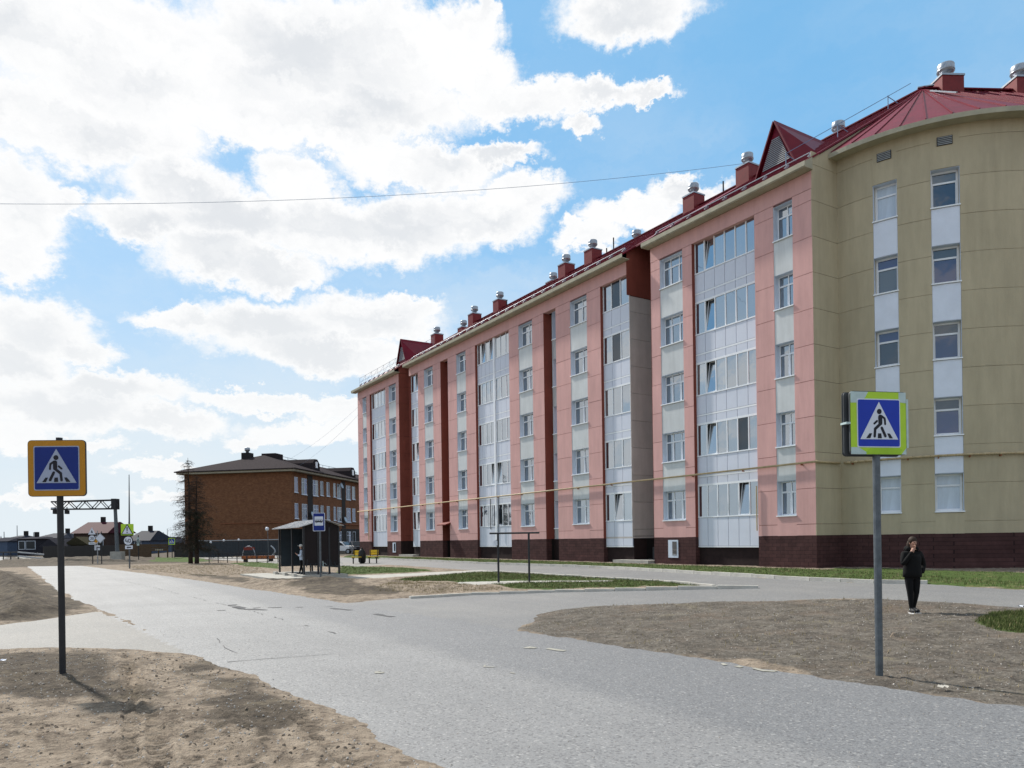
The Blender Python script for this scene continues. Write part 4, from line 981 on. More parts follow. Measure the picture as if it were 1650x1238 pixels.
obj('ground_floor_band', MB().box(.0,.03,by(548),BL,-.5,3.35), M['brickdark'], BRK)
obj('gas_pipe', MB().tube((.1,-.1,4.0),(.1,40,4.0),.06,n=6).tube((-9.5,-.12,4.0),(.1,-.12,4.0),.04,n=6), M['rust'], BRK)
for px, z in ((499.5,5.0),(552.5,4.6),(547,9.3)):
    dsh = MB().lathe([(.02,0),(.30,.06),(.42,.16)], 12); obj('satellite_dish', dsh, M['galv'], BRK, (.25, by(px), z), (0, R(70), 0))

# ------------------------------------------------------------------ road signs
def rrect(w, h, r, n=4):
    return [(sx*(w/2-r)+r*math.cos(a), sy*(h/2-r)+r*math.sin(a)) for (sx, sy, a0) in ((1,1,0),(-1,1,90),(-1,-1,180),(1,-1,270)) for a in [R(a0+90*i/n) for i in range(n+1)]]
def capsule(p, q, r, n=5):
    p, q = Vector(p), Vector(q); a = math.atan2(q.y-p.y, q.x-p.x)
    return [tuple(q+Vector((math.cos(t), math.sin(t)))*r) for t in [a-math.pi/2+math.pi*i/n for i in range(n+1)]] + [tuple(p+Vector((math.cos(t), math.sin(t)))*r) for t in [a+math.pi/2+math.pi*i/n for i in range(n+1)]]
def disc(c, r, n=18): return [(c[0]+r*math.cos(2*math.pi*i/n), c[1]+r*math.sin(2*math.pi*i/n)) for i in range(n)]
# each layer is a thin plate; y is negative towards the viewer
def plate(name, poly, y, t, m, parent): return obj(name, MB().prism(poly, 'y', y-t, y), m, parent)
def walker(s, mirror, y, parent):
    mx = -1 if mirror else 1
    mb = MB(); k = [0]
    def put(poly):
        k[0] += 1; poly = [(mx*x*s, z*s) for x, z in poly]
        mb.prism(poly if not mirror else poly[::-1], 'y', y-.0016-.00025*k[0], y)
    put(disc((-.01,1.31), .125)); put(capsule((-.055,1.06),(-.06,.76),.105)); put(capsule((-.12,1.10),(-.29,.98),.05)); put(capsule((-.29,.98),(-.315,.72),.048)); put(capsule((.12,.86),(.26,.74),.048))
    put(capsule((-.05,.72),(.22,.49),.068)); put(capsule((.22,.49),(.255,.14),.062)); put(capsule((-.13,.54),(-.315,.155),.064))
    put([(-.71,.055),(-.525,.055),(-.42,.28),(-.545,.28)]); put([(-.12,.055),(.085,.055),(.07,.28),(-.09,.28)]); put([(.49,.055),(.70,.055),(.52,.28),(.39,.28)])
    return obj('pictogram', mb, M['ink'], parent)
def crossing_sign(parent, z, w, inner, border_mats, mirror=False, rz=0., shade_toned=False):  # last flag swaps in the face colours that carry painted shade
    hd = link('sign_head', MB().prism(rrect(w*.985, w*.985, .05), 'y', -.012, .012).mesh('sign_head', M['signback']), parent, (0, -.05, z), (0,0,rz))
    plate('border_plate', rrect(w*.965, w*.965, .045), -.0125, .004, border_mats[0], hd)
    plate('rim', rrect(inner, inner, .02), -.017, .003, M['sign_shaded_white' if shade_toned else 'white'], hd)
    plate('blue_face', rrect(inner*.955, inner*.955, .018), -.0205, .003, M['sign_deepblue' if shade_toned else 'blue'], hd)
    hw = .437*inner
    plate('triangle', [(-hw,-.335*inner),(hw,-.335*inner),(0,.435*inner)], -.024, .003, M['sign_shaded_white' if shade_toned else 'white'], hd)
    walker(hw, mirror, -.0275, hd).location = (0, 0, -.335*inner)
    return hd
def round_post(parent, r, h, m=None): return obj('post', MB().tube((0,0,-.3), (0,0,h), r, n=12), m or M['post'], parent, smooth=False)
x, y = G(101, 1090)
S1 = thing('crossing_sign', 'blue pedestrian crossing sign with a wide orange border on its own post beside the road', 'road sign', (x, y, gz(x, y)))
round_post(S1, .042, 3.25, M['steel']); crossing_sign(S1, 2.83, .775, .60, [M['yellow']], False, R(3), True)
obj('clamp', MB().box(-.06,.06,-.05,.06,2.62,2.66).box(-.06,.06,-.05,.06,3.0,3.04), M['steel'], S1)
x, y = G(1417, 1093)
S2 = thing('crossing_sign', 'blue pedestrian crossing sign with peeling lime border, in front of the round tower', 'road sign', (x, y, gz(x, y)))
round_post(S2, .045, 3.45)
hd = crossing_sign(S2, 3.135, .79, .595, [M['lime']], True, R(11))
w = .79*.965/2
for (poly) in ([(-w,w),(-w+.24,w),(-w+.20,w-.07),(-w+.11,w-.135),(-w,w-.135)], [(w-.10,w),(w,w),(w,w-.13),(w-.10,w-.12)], [(-w,-w+.085),(-w+.10,-w+.085),(-w+.22,-w+.02),(-w+.20,-w),(-w,-w)], [(w-.07,-w),(w,-w),(w,-w+.08)]):
    plate('peeled_patch', poly, -.0165, .0015, M['limepale'], hd)
plate('fresh_patch', [(-w+.2,-w+.02),(-w+.30,-w),(w-.10,-w),(w-.06,-w+.06),(w-.12,-w+.085),(-w+.26,-w+.075)], -.0182, .0012, M['limedeep'], hd)
b2 = link('rear_panel', MB().prism(rrect(.79*.98, .79*.98, .04), 'y', .06, .085).prism(rrect(.79, .79, .045), 'y', .0851, .09).mesh('rear_panel', M['signback']), hd, (-.035, .0, -.005))
obj('clamp', MB().box(-.44,-.36,-.015,.10,-.015,.01).box(.38,.42,-.01,.06,-.3,.3), M['limepale'], hd)

# bus stop sign
x, y = G(517, 940)
S3 = thing('bus_stop_sign', 'tall blue bus stop sign with black bus pictogram standing in front of the shelter', 'road sign', (x, y, gz(x, y)-.02))
round_post(S3, .04, 3.05); hd = link('sign_head', MB().prism(rrect(.53, .80, .04), 'y', -.01, .01).mesh('sign_head', M['signback']), S3, (-.03, -.05, 2.66))
plate('rim', rrect(.52, .79, .04), -.0105, .003, M['white'], hd); plate('blue_face', rrect(.475, .745, .03), -.014, .003, M['sign_deepblue'], hd)
plate('white_field', rrect(.37, .39, .01), -.0175, .003, M['white'], hd).location = (0, 0, .04)
bus = MB().prism(rrect(.33, .115, .025), 'y', -.0225, -.021); bus.prism(disc((-.105,-.06), .032, 12), 'y', -.0228, -.021); bus.prism(disc((.105,-.06), .032, 12), 'y', -.0228, -.021)
bp_ = obj('pictogram', bus, M['ink'], hd); bp_.location = (0, 0, .04)
bw = MB()
for k in range(4): bw.box(-.145+k*.077, -.095+k*.077, -.0245, -.0232, .002, .036)
bw.prism(disc((-.105,-.06), .014, 10), 'y', -.0245, -.0232); bw.prism(disc((.105,-.06), .014, 10), 'y', -.0245, -.0232)
obj('bus_windows', bw, M['white'], hd).location = (0, 0, .04)
ln = MB()
ln.box(-.16, .16, -.0232, -.021, .150, .154); ln.box(-.13,.13,-.0232,-.021,-.125,-.121)
obj('timetable_lines', ln, M['grille'], hd)
# letters and digits from strokes
SEG = {'4': [((-.12,.5),(-.3,-.05)),((-.3,-.12),(.28,-.12)),((.14,.18),(.14,-.5))], '0': [((-.22,.34),(-.22,-.34)),((.22,.34),(.22,-.34)),((-.22,.36),(.22,.36)),((-.22,-.36),(.22,-.36)),]}
SEG['8'] = SEG['0'] + [((-.22,0),(.22,0))]; SEG['2'] = [((-.22,.42),(.22,.42)),((.22,.42),(.22,.05)),((.22,.02),(-.22,-.42)),((-.22,-.44),(.24,-.44))]
def digits(txt, h, y, parent, m=None):
    mb = MB(); k = 0
    for i, ch in enumerate(txt):
        cx = (i-(len(txt)-1)/2)*.72*h
        for (p, q) in SEG[ch]:
            k += 1; mb.prism(capsule((cx+p[0]*h, p[1]*h), (cx+q[0]*h, q[1]*h), .075*h, 3), 'y', y-.003-.0004*k, y)
    return obj('numerals', mb, m or M['ink'], parent)
x, y = G(209, 917)
S4 = thing('hazard_sign_post', 'sign post with lime hazard triangle sign above a round 40 speed limit sign', 'road sign', (x, y, gz(x, y)-.05))
round_post(S4, .05, 3.5)
zc = lambda py: at_depth(205, py, y)[2]
hd = plate('lime_panel', rrect(.92, .82, .04), -.06, .02, M['lime'], S4); hd.location = (-.1, 0, zc(852.5))
plate('triangle_rim', [(-.45,-.36),(.45,-.36),(0,.42)], -.082, .006, M['ink'], hd); plate('triangle', [(-.36,-.31),(.36,-.31),(0,.31)], -.089, .006, M['white'], hd)
obj('exclamation_mark', MB().prism([(-.045,.18),(.045,.18),(.025,-.12),(-.025,-.12)], 'y', -.104, -.0955).prism(disc((0,-.21),.045,10), 'y', -.104, -.0955), M['ink'], hd)
hd = plate('round_plate', disc((0,0),.36,28), -.06, .02, M['red'], S4); hd.location = (-.05, 0, zc(870.5)); hd.data.materials[0] = M['ink']
plate('round_face', disc((0,0),.30,28), -.081, .004, M['white'], hd); digits('40', .30, -.0855, hd)
hd = plate('lower_plate', rrect(.55,.26,.02), -.06, .02, M['white'], S4); hd.location = (0, 0, zc(881)); plate('arrow', [(-.18,-.02),(-.05,.07),(-.05,.03),(.18,.03),(.18,-.05),(-.05,-.05),(-.05,-.1)], -.081, .003, M['ink'], hd)
# cluster before the gantry
def small_post(px, base, Z, h, label, name='road_sign', m=None):
    X = ray(px, base)[0]*Z; t = thing(name, label, 'road sign', (X, Z, gz(X, Z)-.05)); round_post(t, .045, h, m); return t
Z = 70.; zc = lambda py, px=150: at_depth(px, py, Z)[2]
S5 = small_post(149.5, 910, Z, 3.4, 'white warning triangle above a round 20 speed sign, left of the diamond sign', m=M['steel'])
t = plate('triangle', [(-.36,-.3),(.36,-.3),(0,.36)], -.06, .02, M['white'], S5); t.location = (0,0,zc(855.5)); plate('triangle_mark', [(-.10,-.14),(.10,-.14),(0,.12)], -.081, .004, M['ink'], t)
t = plate('round_plate', disc((0,0),.33,26), -.06, .02, M['ink'], S5); t.location = (0,0,zc(867)); plate('round_face', disc((0,0),.285,26), -.081, .004, M['white'], t); digits('20', .24, -.0855, t)
t = plate('lower_plate', rrect(.62,.22,.02), -.06, .02, M['white'], S5); t.location = (0,0,zc(875)); plate('plate_line', rrect(.46,.07,.01), -.081, .003, M['grille'], t)
S6 = small_post(157.5, 906, Z+.4, 3.2, 'small amber and white diamond sign over a two-part plate on a pale post', m=M['galv'])
t = plate('diamond', [(-.42,0),(0,-.42),(.42,0),(0,.42)], -.06, .02, M['white'], S6); t.location = (-.12,0,zc(870)); plate('amber_diamond', [(-.30,-.02),(0,-.32),(.30,-.02),(0,.28)], -.081, .004, M['amber'], t)
t = plate('lower_plate', rrect(.52,.48,.02), -.06, .02, M['white'], S6); t.location = (0,0,zc(882)); plate('route_arm', [(-.05,-.24),(.03,-.24),(.03,-.02),(.26,-.02),(.26,.06),(-.05,.06)], -.081, .003, M['ink'], t)
S7 = small_post(164, 911, Z-.5, 3.1, 'large pale diamond sign seen from behind beside the smaller amber diamond', m=M['steel'])
t = plate('diamond', [(-.48,0),(0,-.48),(.48,0),(0,.48)], -.06, .02, M['galv'], S7); t.location = (-.08,0,zc(867)); plate('diamond_rim', [(-.40,0),(0,-.40),(.40,0),(0,.40)], -.081, .004, M['white'], t)
Z = 78.; S8 = small_post(223.5, 904, Z, 2.8, 'narrow pale sign seen nearly edge-on, right of the 40 sign', m=M['steel'])
t = plate('edge_panel', rrect(.25,.85,.02), -.06, .03, M['limepale'], S8); t.location = (0,0,at_depth(223,872,Z)[2]); plate('dark_band', [(-.06,-.3),(.06,-.2),(.06,.3),(-.06,.2)], -.0905, .003, M['signback'], t)
Z = 84.; S9 = small_post(277.5, 900, Z, 2.2, 'small far pedestrian crossing sign with lime border near the leafless trees', m=M['steel'])
crossing_sign(S9, at_depth(277,872.5,Z)[2]-gz(S9.location.x, Z)+.05, .78, .58, [M['lime']])

# ------------------------------------------------------------------ bus shelter
BX, BY = at(490, 926, .22)
SH = thing('bus_shelter', 'dark sheet-metal bus shelter with a pale pitched roof on a concrete slab', 'bus shelter', (BX, BY, .22), ROTB)
# local X into the plot (away from the road), Y along the road away from us
SW, SLn, SHh = 1.74, 4.4, 2.28
mb = MB()
for (a, b) in ((0,0),(0,SLn*.45),(0,SLn),(SW,0),(SW,SLn),(SW*.40,0),(SW*.72,0)): obj('post', MB().box(a-.04,a+.04,b-.04,b+.04,-.02,SHh), M['steel'], SH)
obj('back_wall', MB().box(SW-.02,SW,.05,SLn-.05,.28,SHh-.02), M['slate'], SH)
ribs = MB()
for i in range(18): ribs.box(SW-.04,SW-.021,.12+i*.24,.20+i*.24,.3,SHh-.03)
obj('wall_rib', ribs, M['slate'], SH)
obj('end_wall', MB().box(.06,SW-.04,-.015,.01,.42,SHh), M['slab'], SH).data.materials[0] = M['slab']
obj('end_wall', MB().box(.06,SW-.04,SLn-.01,SLn+.015,.28,SHh), M['slate'], SH)
rp = MB(); ov = .30; xr = SW*.55; zr_ = SHh+.36
for (xa, za, xb, zb) in ((-ov,SHh-.02,xr,zr_),(xr,zr_,SW+ov*.6,SHh+.06)):
    rp.hexa([(xa,-.3,za),(xb,-.3,zb),(xb,SLn+.35,zb),(xa,SLn+.35,za)], [(xa,-.3,za+.03),(xb,-.3,zb+.03),(xb,SLn+.35,zb+.03),(xa,SLn+.35,za+.03)])
shr = obj('roof', rp, M['rooflight'], SH)
rb = MB()
for i in range(22):
    yy = -.25+i*.225; rb.hexa([(-ov,yy,SHh+.01),(xr,yy,zr_+.03),(xr,yy+.07,zr_+.03),(-ov,yy+.07,SHh+.01)], [(-ov,yy+.015,SHh+.035),(xr,yy+.015,zr_+.055),(xr,yy+.055,zr_+.055),(-ov,yy+.055,SHh+.035)])
obj('roof_rib', rb, M['rooflight'], shr)
obj('gable', MB().prism([(-.05,SHh),(SW,SHh),(SW,SHh+.08),(xr,zr_-.02),(-.05,SHh+.03)], 'y', -.02, .005), M['slab'], SH)
# peeling scraps and scroll along the bottom edge of the end wall
for i in range(9):
    xx = .12+i*.205; hgt_ = random.uniform(.18,.42); s = MB()
    s.bar((xx,-.022,.34),(xx+random.uniform(-.05,.05),-.022,.34+hgt_),.03,.012)
    for a in range(6): 
        t0, t1 = a*.9, (a+1)*.9; r0 = .09
        s.bar((xx+.06+r0*math.cos(t0),-.024,.44+r0*math.sin(t0)),(xx+.06+r0*math.cos(t1),-.024,.44+r0*math.sin(t1)),.02,.012)
    obj('scroll_bar', s, M['fenceblue'] if i % 2 else M['limepale'], SH) if i in (1,4,7,8) else obj('scroll_bar', s, M['fenceblue'], SH)
obj('bench', MB().box(SW-.5,SW-.12,1.2,3.6,.42,.47).box(SW-.45,SW-.40,1.4,1.46,0,.42).box(SW-.45,SW-.40,3.3,3.36,0,.42), M['timber'], SH)
sl = tag(link('shelter_slab', None, None, (BX, BY, 0), (0,0,ROTB)), kind='structure')
obj('slab', MB().box(-.25, SW+.25, -.55, SLn+.45, -.1, .20), M['concrete'], sl)
obj('slab', MB().box(-1.7, -.26, -1.1, SLn+1.6, -.15, .12), M['concrete'], sl)
for yy in (.5, 2.1, 3.9): obj('kerb_block', MB().box(-.42,-.27,yy-.2,yy+.2,.12,.27), M['kerb'], sl)

# ------------------------------------------------------------------ people
def skin_figure(name, joints, edges_, colors, parent, mats, levels=2):
    me = bpy.data.meshes.new(name); names = list(joints)
    me.from_pydata([joints[n][0] for n in names], [(names.index(a), names.index(b)) for a, b in edges_], [])
    o = bpy.data.objects.new(name, me); COL.objects.link(o)
    o.modifiers.new('s', 'SKIN'); o.modifiers.new('u', 'SUBSURF').levels = levels; o.modifiers['u'].render_levels = levels
    for i, n in enumerate(names):
        r = joints[n][1]; me.skin_vertices[0].data[i].radius = r if isinstance(r, tuple) else (r, r)
    me.skin_vertices[0].data[0].use_root = True
    dg = bpy.context.evaluated_depsgraph_get(); dg.update()
    m2 = bpy.data.meshes.new_from_object(o.evaluated_get(dg)); m2.name = name
    bpy.data.objects.remove(o)
    m2.materials.clear()
    for m in mats: m2.materials.append(m)
    segs = [(Vector(joints[a][0]), Vector(joints[b][0]), colors.get((a, b), 0)) for a, b in edges_]
    for p in m2.polygons:
        c = p.center; best = (1e9, 0)
        for a, b, mi in segs:
            d = b-a; t = max(0, min(1, (c-a).dot(d)/max(d.dot(d), 1e-9))); q = (c-a-d*t).length
            if q < best[0]: best = (q, mi)
        p.material_index = best[1]; p.use_smooth = True
    return link(name, m2, parent)
x, y = G(1471, 990)
P1 = thing('person', 'person in black jacket and trousers on the gravel, one hand raised to the face', 'person', (x, y, gz(x, y)+.02), R(4))
P1.scale = (.92, .92, .92)
# faces -Y (towards us); x to the right of the picture
J = {'pelvis': ((0,0,.88), (.155,.115)), 'waist': ((0,.0,1.03), (.15,.11)), 'chest': ((0,.005,1.22), (.185,.13)), 'collar': ((0,.01,1.36), (.11,.085)), 'neck': ((0,-.01,1.43), (.06,.06)), 'jaw': ((0,-.03,1.50), (.066,.078)), 'head': ((0,-.035,1.58), (.077,.092)), 'crown': ((0,-.03,1.635), (.055,.066)),
     'shR': ((-.19,.01,1.31), .075), 'elR': ((-.26,-.07,1.07), .06), 'wrR': ((-.11,-.18,1.36), .04), 'hdR': ((-.065,-.165,1.45), .034),
     'shL': ((.19,.01,1.31), .075), 'elL': ((.30,.06,1.05), .06), 'wrL': ((.20,-.04,.88), .045),
     'hipR': ((-.085,0,.82), .108), 'knR': ((-.075,-.03,.46), .068), 'anR': ((-.055,-.03,.10), .042), 'toeR': ((-.065,-.17,.035), (.04,.032)),
     'hipL': ((.085,0,.82), .108), 'knL': ((.075,-.015,.46), .068), 'anL': ((.05,.05,.11), .042), 'toeL': ((.075,-.09,.035), (.04,.032))}
E_ = [('pelvis','waist'),('waist','chest'),('chest','collar'),('collar','neck'),('neck','jaw'),('jaw','head'),('head','crown'),('chest','shR'),('shR','elR'),('elR','wrR'),('wrR','hdR'),('chest','shL'),('shL','elL'),('elL','wrL'),
      ('pelvis','hipR'),('hipR','knR'),('knR','anR'),('anR','toeR'),('pelvis','hipL'),('hipL','knL'),('knL','anL'),('anL','toeL')]
CC = {('neck','jaw'):1,('jaw','head'):1,('head','crown'):1,('wrR','hdR'):1,('anR','toeR'):3,('anL','toeL'):3,('hipR','knR'):2,('knR','anR'):2,('hipL','knL'):2,('knL','anL'):2}
body = skin_figure('body', J, E_, CC, P1, [M['cloth'], M['skin'], M['trouser'], M['shoe']])
def fingers(base, dirv, side, parent, m):
    mb = MB(); dirv = Vector(dirv).normalized(); side = Vector(side).normalized(); nrm = dirv.cross(side)
    for i, ln_ in enumerate((.062,.072,.067,.052)):
        p = Vector(base)+side*(-.027+.018*i); q = p+dirv*ln_*.5+nrm*.004; r_ = q+dirv*ln_*.38+nrm*.022; e = r_+dirv*ln_*.12+nrm*.022
        mb.tube(p, q, .0095, .009, 6); mb.tube(q, r_, .009, .008, 6); mb.tube(r_, e, .008, .006, 6)
    p = Vector(base)-dirv*.04-side*.035; q = p-side*.022+dirv*.03; mb.tube(p, q, .011, .010, 6); mb.tube(q, q+dirv*.03+nrm*.01, .010, .007, 6)
    return obj('fingers', mb, m, parent, smooth=True)
fingers((-.058,-.168,1.485), (.25,.10,1), (0,1,.0), P1, M['skin'])
hr = MB().ball((0,-.018,1.60), .1, 16, (.88,1.0,1.0)).ball((-.065,.02,1.50), .055, 10, (.7,1,1.9)).ball((.065,.02,1.50), .055, 10, (.7,1,1.9)).ball((0,.045,1.52), .08, 12, (1,.8,1.6))
obj('hair', hr, M['hair'], P1, smooth=True)
fc = MB().ball((0,-.062,1.565), .074, 14, (.86,.80,1.25)); obj('face', fc, M['skin'], P1, smooth=True)
nf = MB().ball((0,-.135,1.545), .016, 8, (.8,1,1.3)); nf.ball((-.07,-.03,1.55), .02, 8, (.5,.8,1.4)); nf.ball((.07,-.03,1.55), .02, 8, (.5,.8,1.4)); obj('nose_and_ears', nf, M['skin'], P1, smooth=True)
ey = MB().ball((-.028,-.122,1.575), .010, 8, (1.3,.6,.8)).ball((.028,-.122,1.575), .010, 8, (1.3,.6,.8)).ball((0,-.122,1.508), .018, 8, (1.3,.4,.35)); obj('eyes_and_mouth', ey, M['hair'], P1, smooth=True)
jk = MB().lathe([(.205,.0),(.205,.10),(.19,.25),(.195,.42),(.17,.50)], 20, (0,.0,.80)); 
jo = obj('jacket_skirt', jk, M['cloth'], P1, smooth=True); jo.scale = (1,.74,1)
obj('hood', MB().ball((0,.05,1.43), .12, 14, (1.25,.85,.7)).ball((-.09,-.005,1.42), .06, 10).ball((.09,-.005,1.42), .06, 10), M['cloth'], P1, smooth=True)
for sx, yy in ((-.065,-.10),(.07,-.02)):
    s = MB().ball((sx,yy,.055), .06, 12, (.75,1.9,.85)); obj('shoe', s, M['shoe'], P1, smooth=True); obj('shoe_sole', MB().box(sx-.042,sx+.042,yy-.12,yy+.11,-.005,.022), M['sole'], P1)
    obj('ankle', MB().tube((sx*.8,yy+.07,.07),(sx*.8,yy+.075,.14),.038,.04,10), M['limepale'], P1)
# the smaller figure at the shelter, turned to the left
x, y = at(486.5, 926, .21)
P2 = thing('person', 'person in white cap and pale blue jacket standing beside the shelter corner post', 'person', (x-.05, y+.15, .20), R(-78))
P2.scale = (.88, .88, .88)
J2 = dict(J); J2['elR'] = ((-.21,-.06,1.05), .05); J2['wrR'] = ((-.14,-.22,1.10), .035); J2['hdR'] = ((-.10,-.27,1.14), .03); J2['elL'] = ((.21,.0,1.05), .05); J2['wrL'] = ((.16,-.18,1.06), .038)
J2['anR'] = ((-.07,-.12,.10), .042); J2['toeR'] = ((-.07,-.25,.04), (.04,.03)); J2['anL'] = ((.07,.08,.10), .042)
C2 = dict(CC)
skin_figure('body', J2, E_, C2, P2, [M['lightblue'], M['skin'], M['trouser'], M['shoe']])
obj('cap', MB().ball((0,-.02,1.60), .105, 14, (.9,1.02,.85)).box(-.06,.06,-.20,-.09,1.595,1.61), M['capw'], P2, smooth=False)
obj('hair', MB().ball((0,.04,1.50), .075, 10, (1,.8,1.5)), M['hair'], P2, smooth=True)
fingers((-.09,-.285,1.15), (.3,-.9,.3), (.9,.3,0), P2, M['skin'])

# ------------------------------------------------------------------ carpet-beating frame, benches, bin bag
x0, y0 = G(803.5, 939); x1, y1 = G(853, 938)
FRM = thing('carpet_beating_frame', 'dark steel carpet-beating frame of two posts and a top bar on the grass island', 'frame', ((x0+x1)/2, (y0+y1)/2, gz((x0+x1)/2, (y0+y1)/2)))
for (a, b) in ((x0,y0),(x1,y1)):
    zt = 1.86; obj('post', MB().tube((a-FRM.location.x, b-FRM.location.y, -.3), (a-FRM.location.x, b-FRM.location.y, zt), .04, n=10), M['steel'], FRM)
xa, ya, za = at_depth(789, 865, y0); xb, yb, zb = at_depth(869, 862, y1)
obj('top_bar', MB().tube((xa-FRM.location.x, ya-FRM.location.y, 1.87), (xb-FRM.location.x, yb-FRM.location.y, 1.87), .035, n=10), M['steel'], FRM)
obj('paper_notice', MB().box(-.075,.075,-.006,.0,-.09,.09), M['white'], FRM, (x0-FRM.location.x-.10, y0-FRM.location.y-.05, 1.50))
def bench(px, py, Z, label):
    X, Y, _ = at_depth(px, py, Z); t = thing('bench', label, 'bench', (X, Y, gz(X, Y)), R(-8), 'yellow benches by the lane')
    for i in range(3): obj('seat_slat', MB().box(-.32,.32,-.22+i*.15,-.09+i*.15,.43,.47), M['yellowp'], t)
    for i in range(2): obj('back_slat', MB().box(-.30,.30,.24,.27,.58+i*.17,.73+i*.17), M['yellowp'], t)
    for s in (-.25,.25): obj('leg', MB().box(s-.03,s+.03,-.2,.22,.37,.43).box(s-.03,s+.03,-.04,.04,0,.37).box(s-.02,s+.02,.20,.24,.4,.9), M['steel'], t)
bench(575, 906, 50.5, 'yellow slatted bench with the black bag behind it'); bench(601, 906, 49.8, 'yellow slatted bench standing alone, right of the black bag')
X, Y, _ = at_depth(583.5, 903, 50.8)
bagm = MB().lathe([(.16,0),(.25,.12),(.27,.5),(.24,.8),(.12,.95),(.05,1.0),(.09,1.07)], 14)
tag(obj('rubbish_bag', bagm, M['bag'], None, (X, Y, gz(X, Y)), smooth=True), 'tall black rubbish bag standing beside the left yellow bench', 'bag')

# ------------------------------------------------------------------ parked cars
def car(px, Z, paint, label, rz, sedan=True):
    X, Y, _ = at_depth(px, 890, Z); t = thing('parked_car', label, 'car', (X, Y, gz(X, Y)), rz, 'cars parked beyond the shelter')
    prof = [(-2.0,.35),(2.0,.35),(2.05,.65),(1.95,.88),(1.0,.95),(.45,1.38),(-.9,1.42),(-1.75,1.0),(-2.05,.92),(-2.05,.5)]
    b = MB().prism([(a, z) for a, z in prof], 'y', -.78, .78); bo = obj('body', b, paint, t)
    m_ = bo.modifiers.new('b', 'BEVEL'); m_.width = .07; m_.segments = 2
    for s in (-1, 1):
        yy = s*.785
        obj('side_window', MB().prism([(.80,.97),(.42,1.30),(-.15,1.34),(-.15,.97)], 'y', yy-.006, yy+.006), M['carglass'], t); obj('side_window', MB().prism([(-.22,.97),(-.22,1.34),(-.85,1.34),(-1.35,1.03)], 'y', yy-.006, yy+.006), M['carglass'], t)
        for a in (-1.28, 1.3):
            w = obj('wheel', MB().tube((a,s*.66,.31),(a,s*.82,.31),.31,n=16), M['black'], t); obj('rim', MB().tube((a,s*.80,.31),(a,s*.83,.31),.19,n=12), M['galv'], w)
        obj('headlight', MB().box(1.96,2.04,s*.62-.14,s*.62+.14,.62,.78), M['galv'], t)
    obj('windscreen', MB().hexa([(.97,-.66,.98),(.97,.66,.98),(.50,.6,1.36),(.50,-.6,1.36)], [(1.0,-.66,1.0),(1.0,.66,1.0),(.53,.6,1.38),(.53,-.6,1.38)]), M['carglass'], t)
    obj('bumper', MB().box(2.0,2.1,-.76,.76,.38,.56).box(-2.12,-2.02,-.76,.76,.4,.58), M['black'], t)
car(549, 84, M['carwhite'], 'white hatchback parked at the far side of the bus shelter', R(-14))
car(577, 82, M['cardark'], 'dark car parked beside the pink block corner', R(-70))

# ------------------------------------------------------------------ trees
def conifer(px, base, Z, h, label, seed, lean=0., dense=0., spread=1.0, gap=None):
    rnd = random.Random(seed); X, Y, _ = at_depth(px, base, Z); t = thing('bare_larch', label, 'tree', (X, Y, gz(X, Y)-.1))
    tr = MB(); pts = [Vector((lean*(k/8)**1.5 + rnd.uniform(-.03,.03), rnd.uniform(-.03,.03), h*k/8)) for k in range(9)]
    for k in range(8): tr.tube(pts[k], pts[k+1], .20*(1-k/8)+.015, .20*(1-(k+1)/8)+.015, 8)
    obj('trunk', tr, M['bark'], t, smooth=True)
    br = MB(); tw = MB(); nd = MB(); z = h*.20
    while z < h*.985:
        f = z/h; n = rnd.choice((2,3,4)); k = min(7, int(f*8)); base_p = pts[k].lerp(pts[k+1], f*8-k)
        for i in range(n):
            a = rnd.uniform(0, 2*math.pi); L_ = (2.3*(1-f)**.75+.15)*rnd.uniform(.55,1.12)*spread
            p = base_p.copy(); dirv = Vector((math.cos(a), math.sin(a), rnd.uniform(-.28,.10))); seg = 5
            for s in range(seg):
                q = p + dirv*L_/seg; br.tube(p, q, .026*(1-s/seg)+.006, .026*(1-(s+1)/seg)+.005, 4)
                for w_ in range(3 if L_ > .7 else 2):
                    td = Vector((rnd.uniform(-1,1), rnd.uniform(-1,1), rnd.uniform(-1.1,.25))).normalized(); wl = rnd.uniform(.15,.55)*(.45+.55*L_/2)
                    o_ = p.lerp(q, rnd.random()); e_ = o_+td*wl+dirv*wl*.5; tw.tube(o_, e_, .010, .004, 3)
                    e2 = e_+Vector((rnd.uniform(-.1,.1), rnd.uniform(-.1,.1), -wl*.45)); tw.tube(e_, e2, .006, .003, 3)
                    if dense and f < .62 and rnd.random() < dense:
                        for _ in range(9):
                            c = o_.lerp(e_, rnd.random())+Vector((rnd.gauss(0,.09), rnd.gauss(0,.09), rnd.gauss(-.05,.08))); d1 = Vector((rnd.uniform(-1,1), rnd.uniform(-1,1), rnd.uniform(-1,.2))).normalized()*rnd.uniform(.07,.17); d2 = d1.orthogonal().normalized()*.018
                            nd.add([c-d2, c+d2, c+d1], [(0,1,2)])
                p = q; dirv = (dirv + Vector((rnd.uniform(-.15,.15), rnd.uniform(-.15,.15), rnd.uniform(-.16,.12)))).normalized()
        z += h*rnd.uniform(.014,.030)
    cr = obj('crown', br, M['twig'], t)
    o = link('twigs', tw.mesh('twigs', M['twig'], fix=False), cr); o['kind'] = 'stuff'
    if nd.v: o = link('needles', nd.mesh('needles', M['needle'], fix=False), cr); o['kind'] = 'stuff'
conifer(307.5, 908, 66., 9.5, 'tall leafless larch standing left of its darker neighbour before the brick block', 3, -.15, .12, 1.05)
conifer(317, 907, 65.4, 7.9, 'dark bushy conifer standing right of the leafless larch', 11, .1, .85, 1.25)

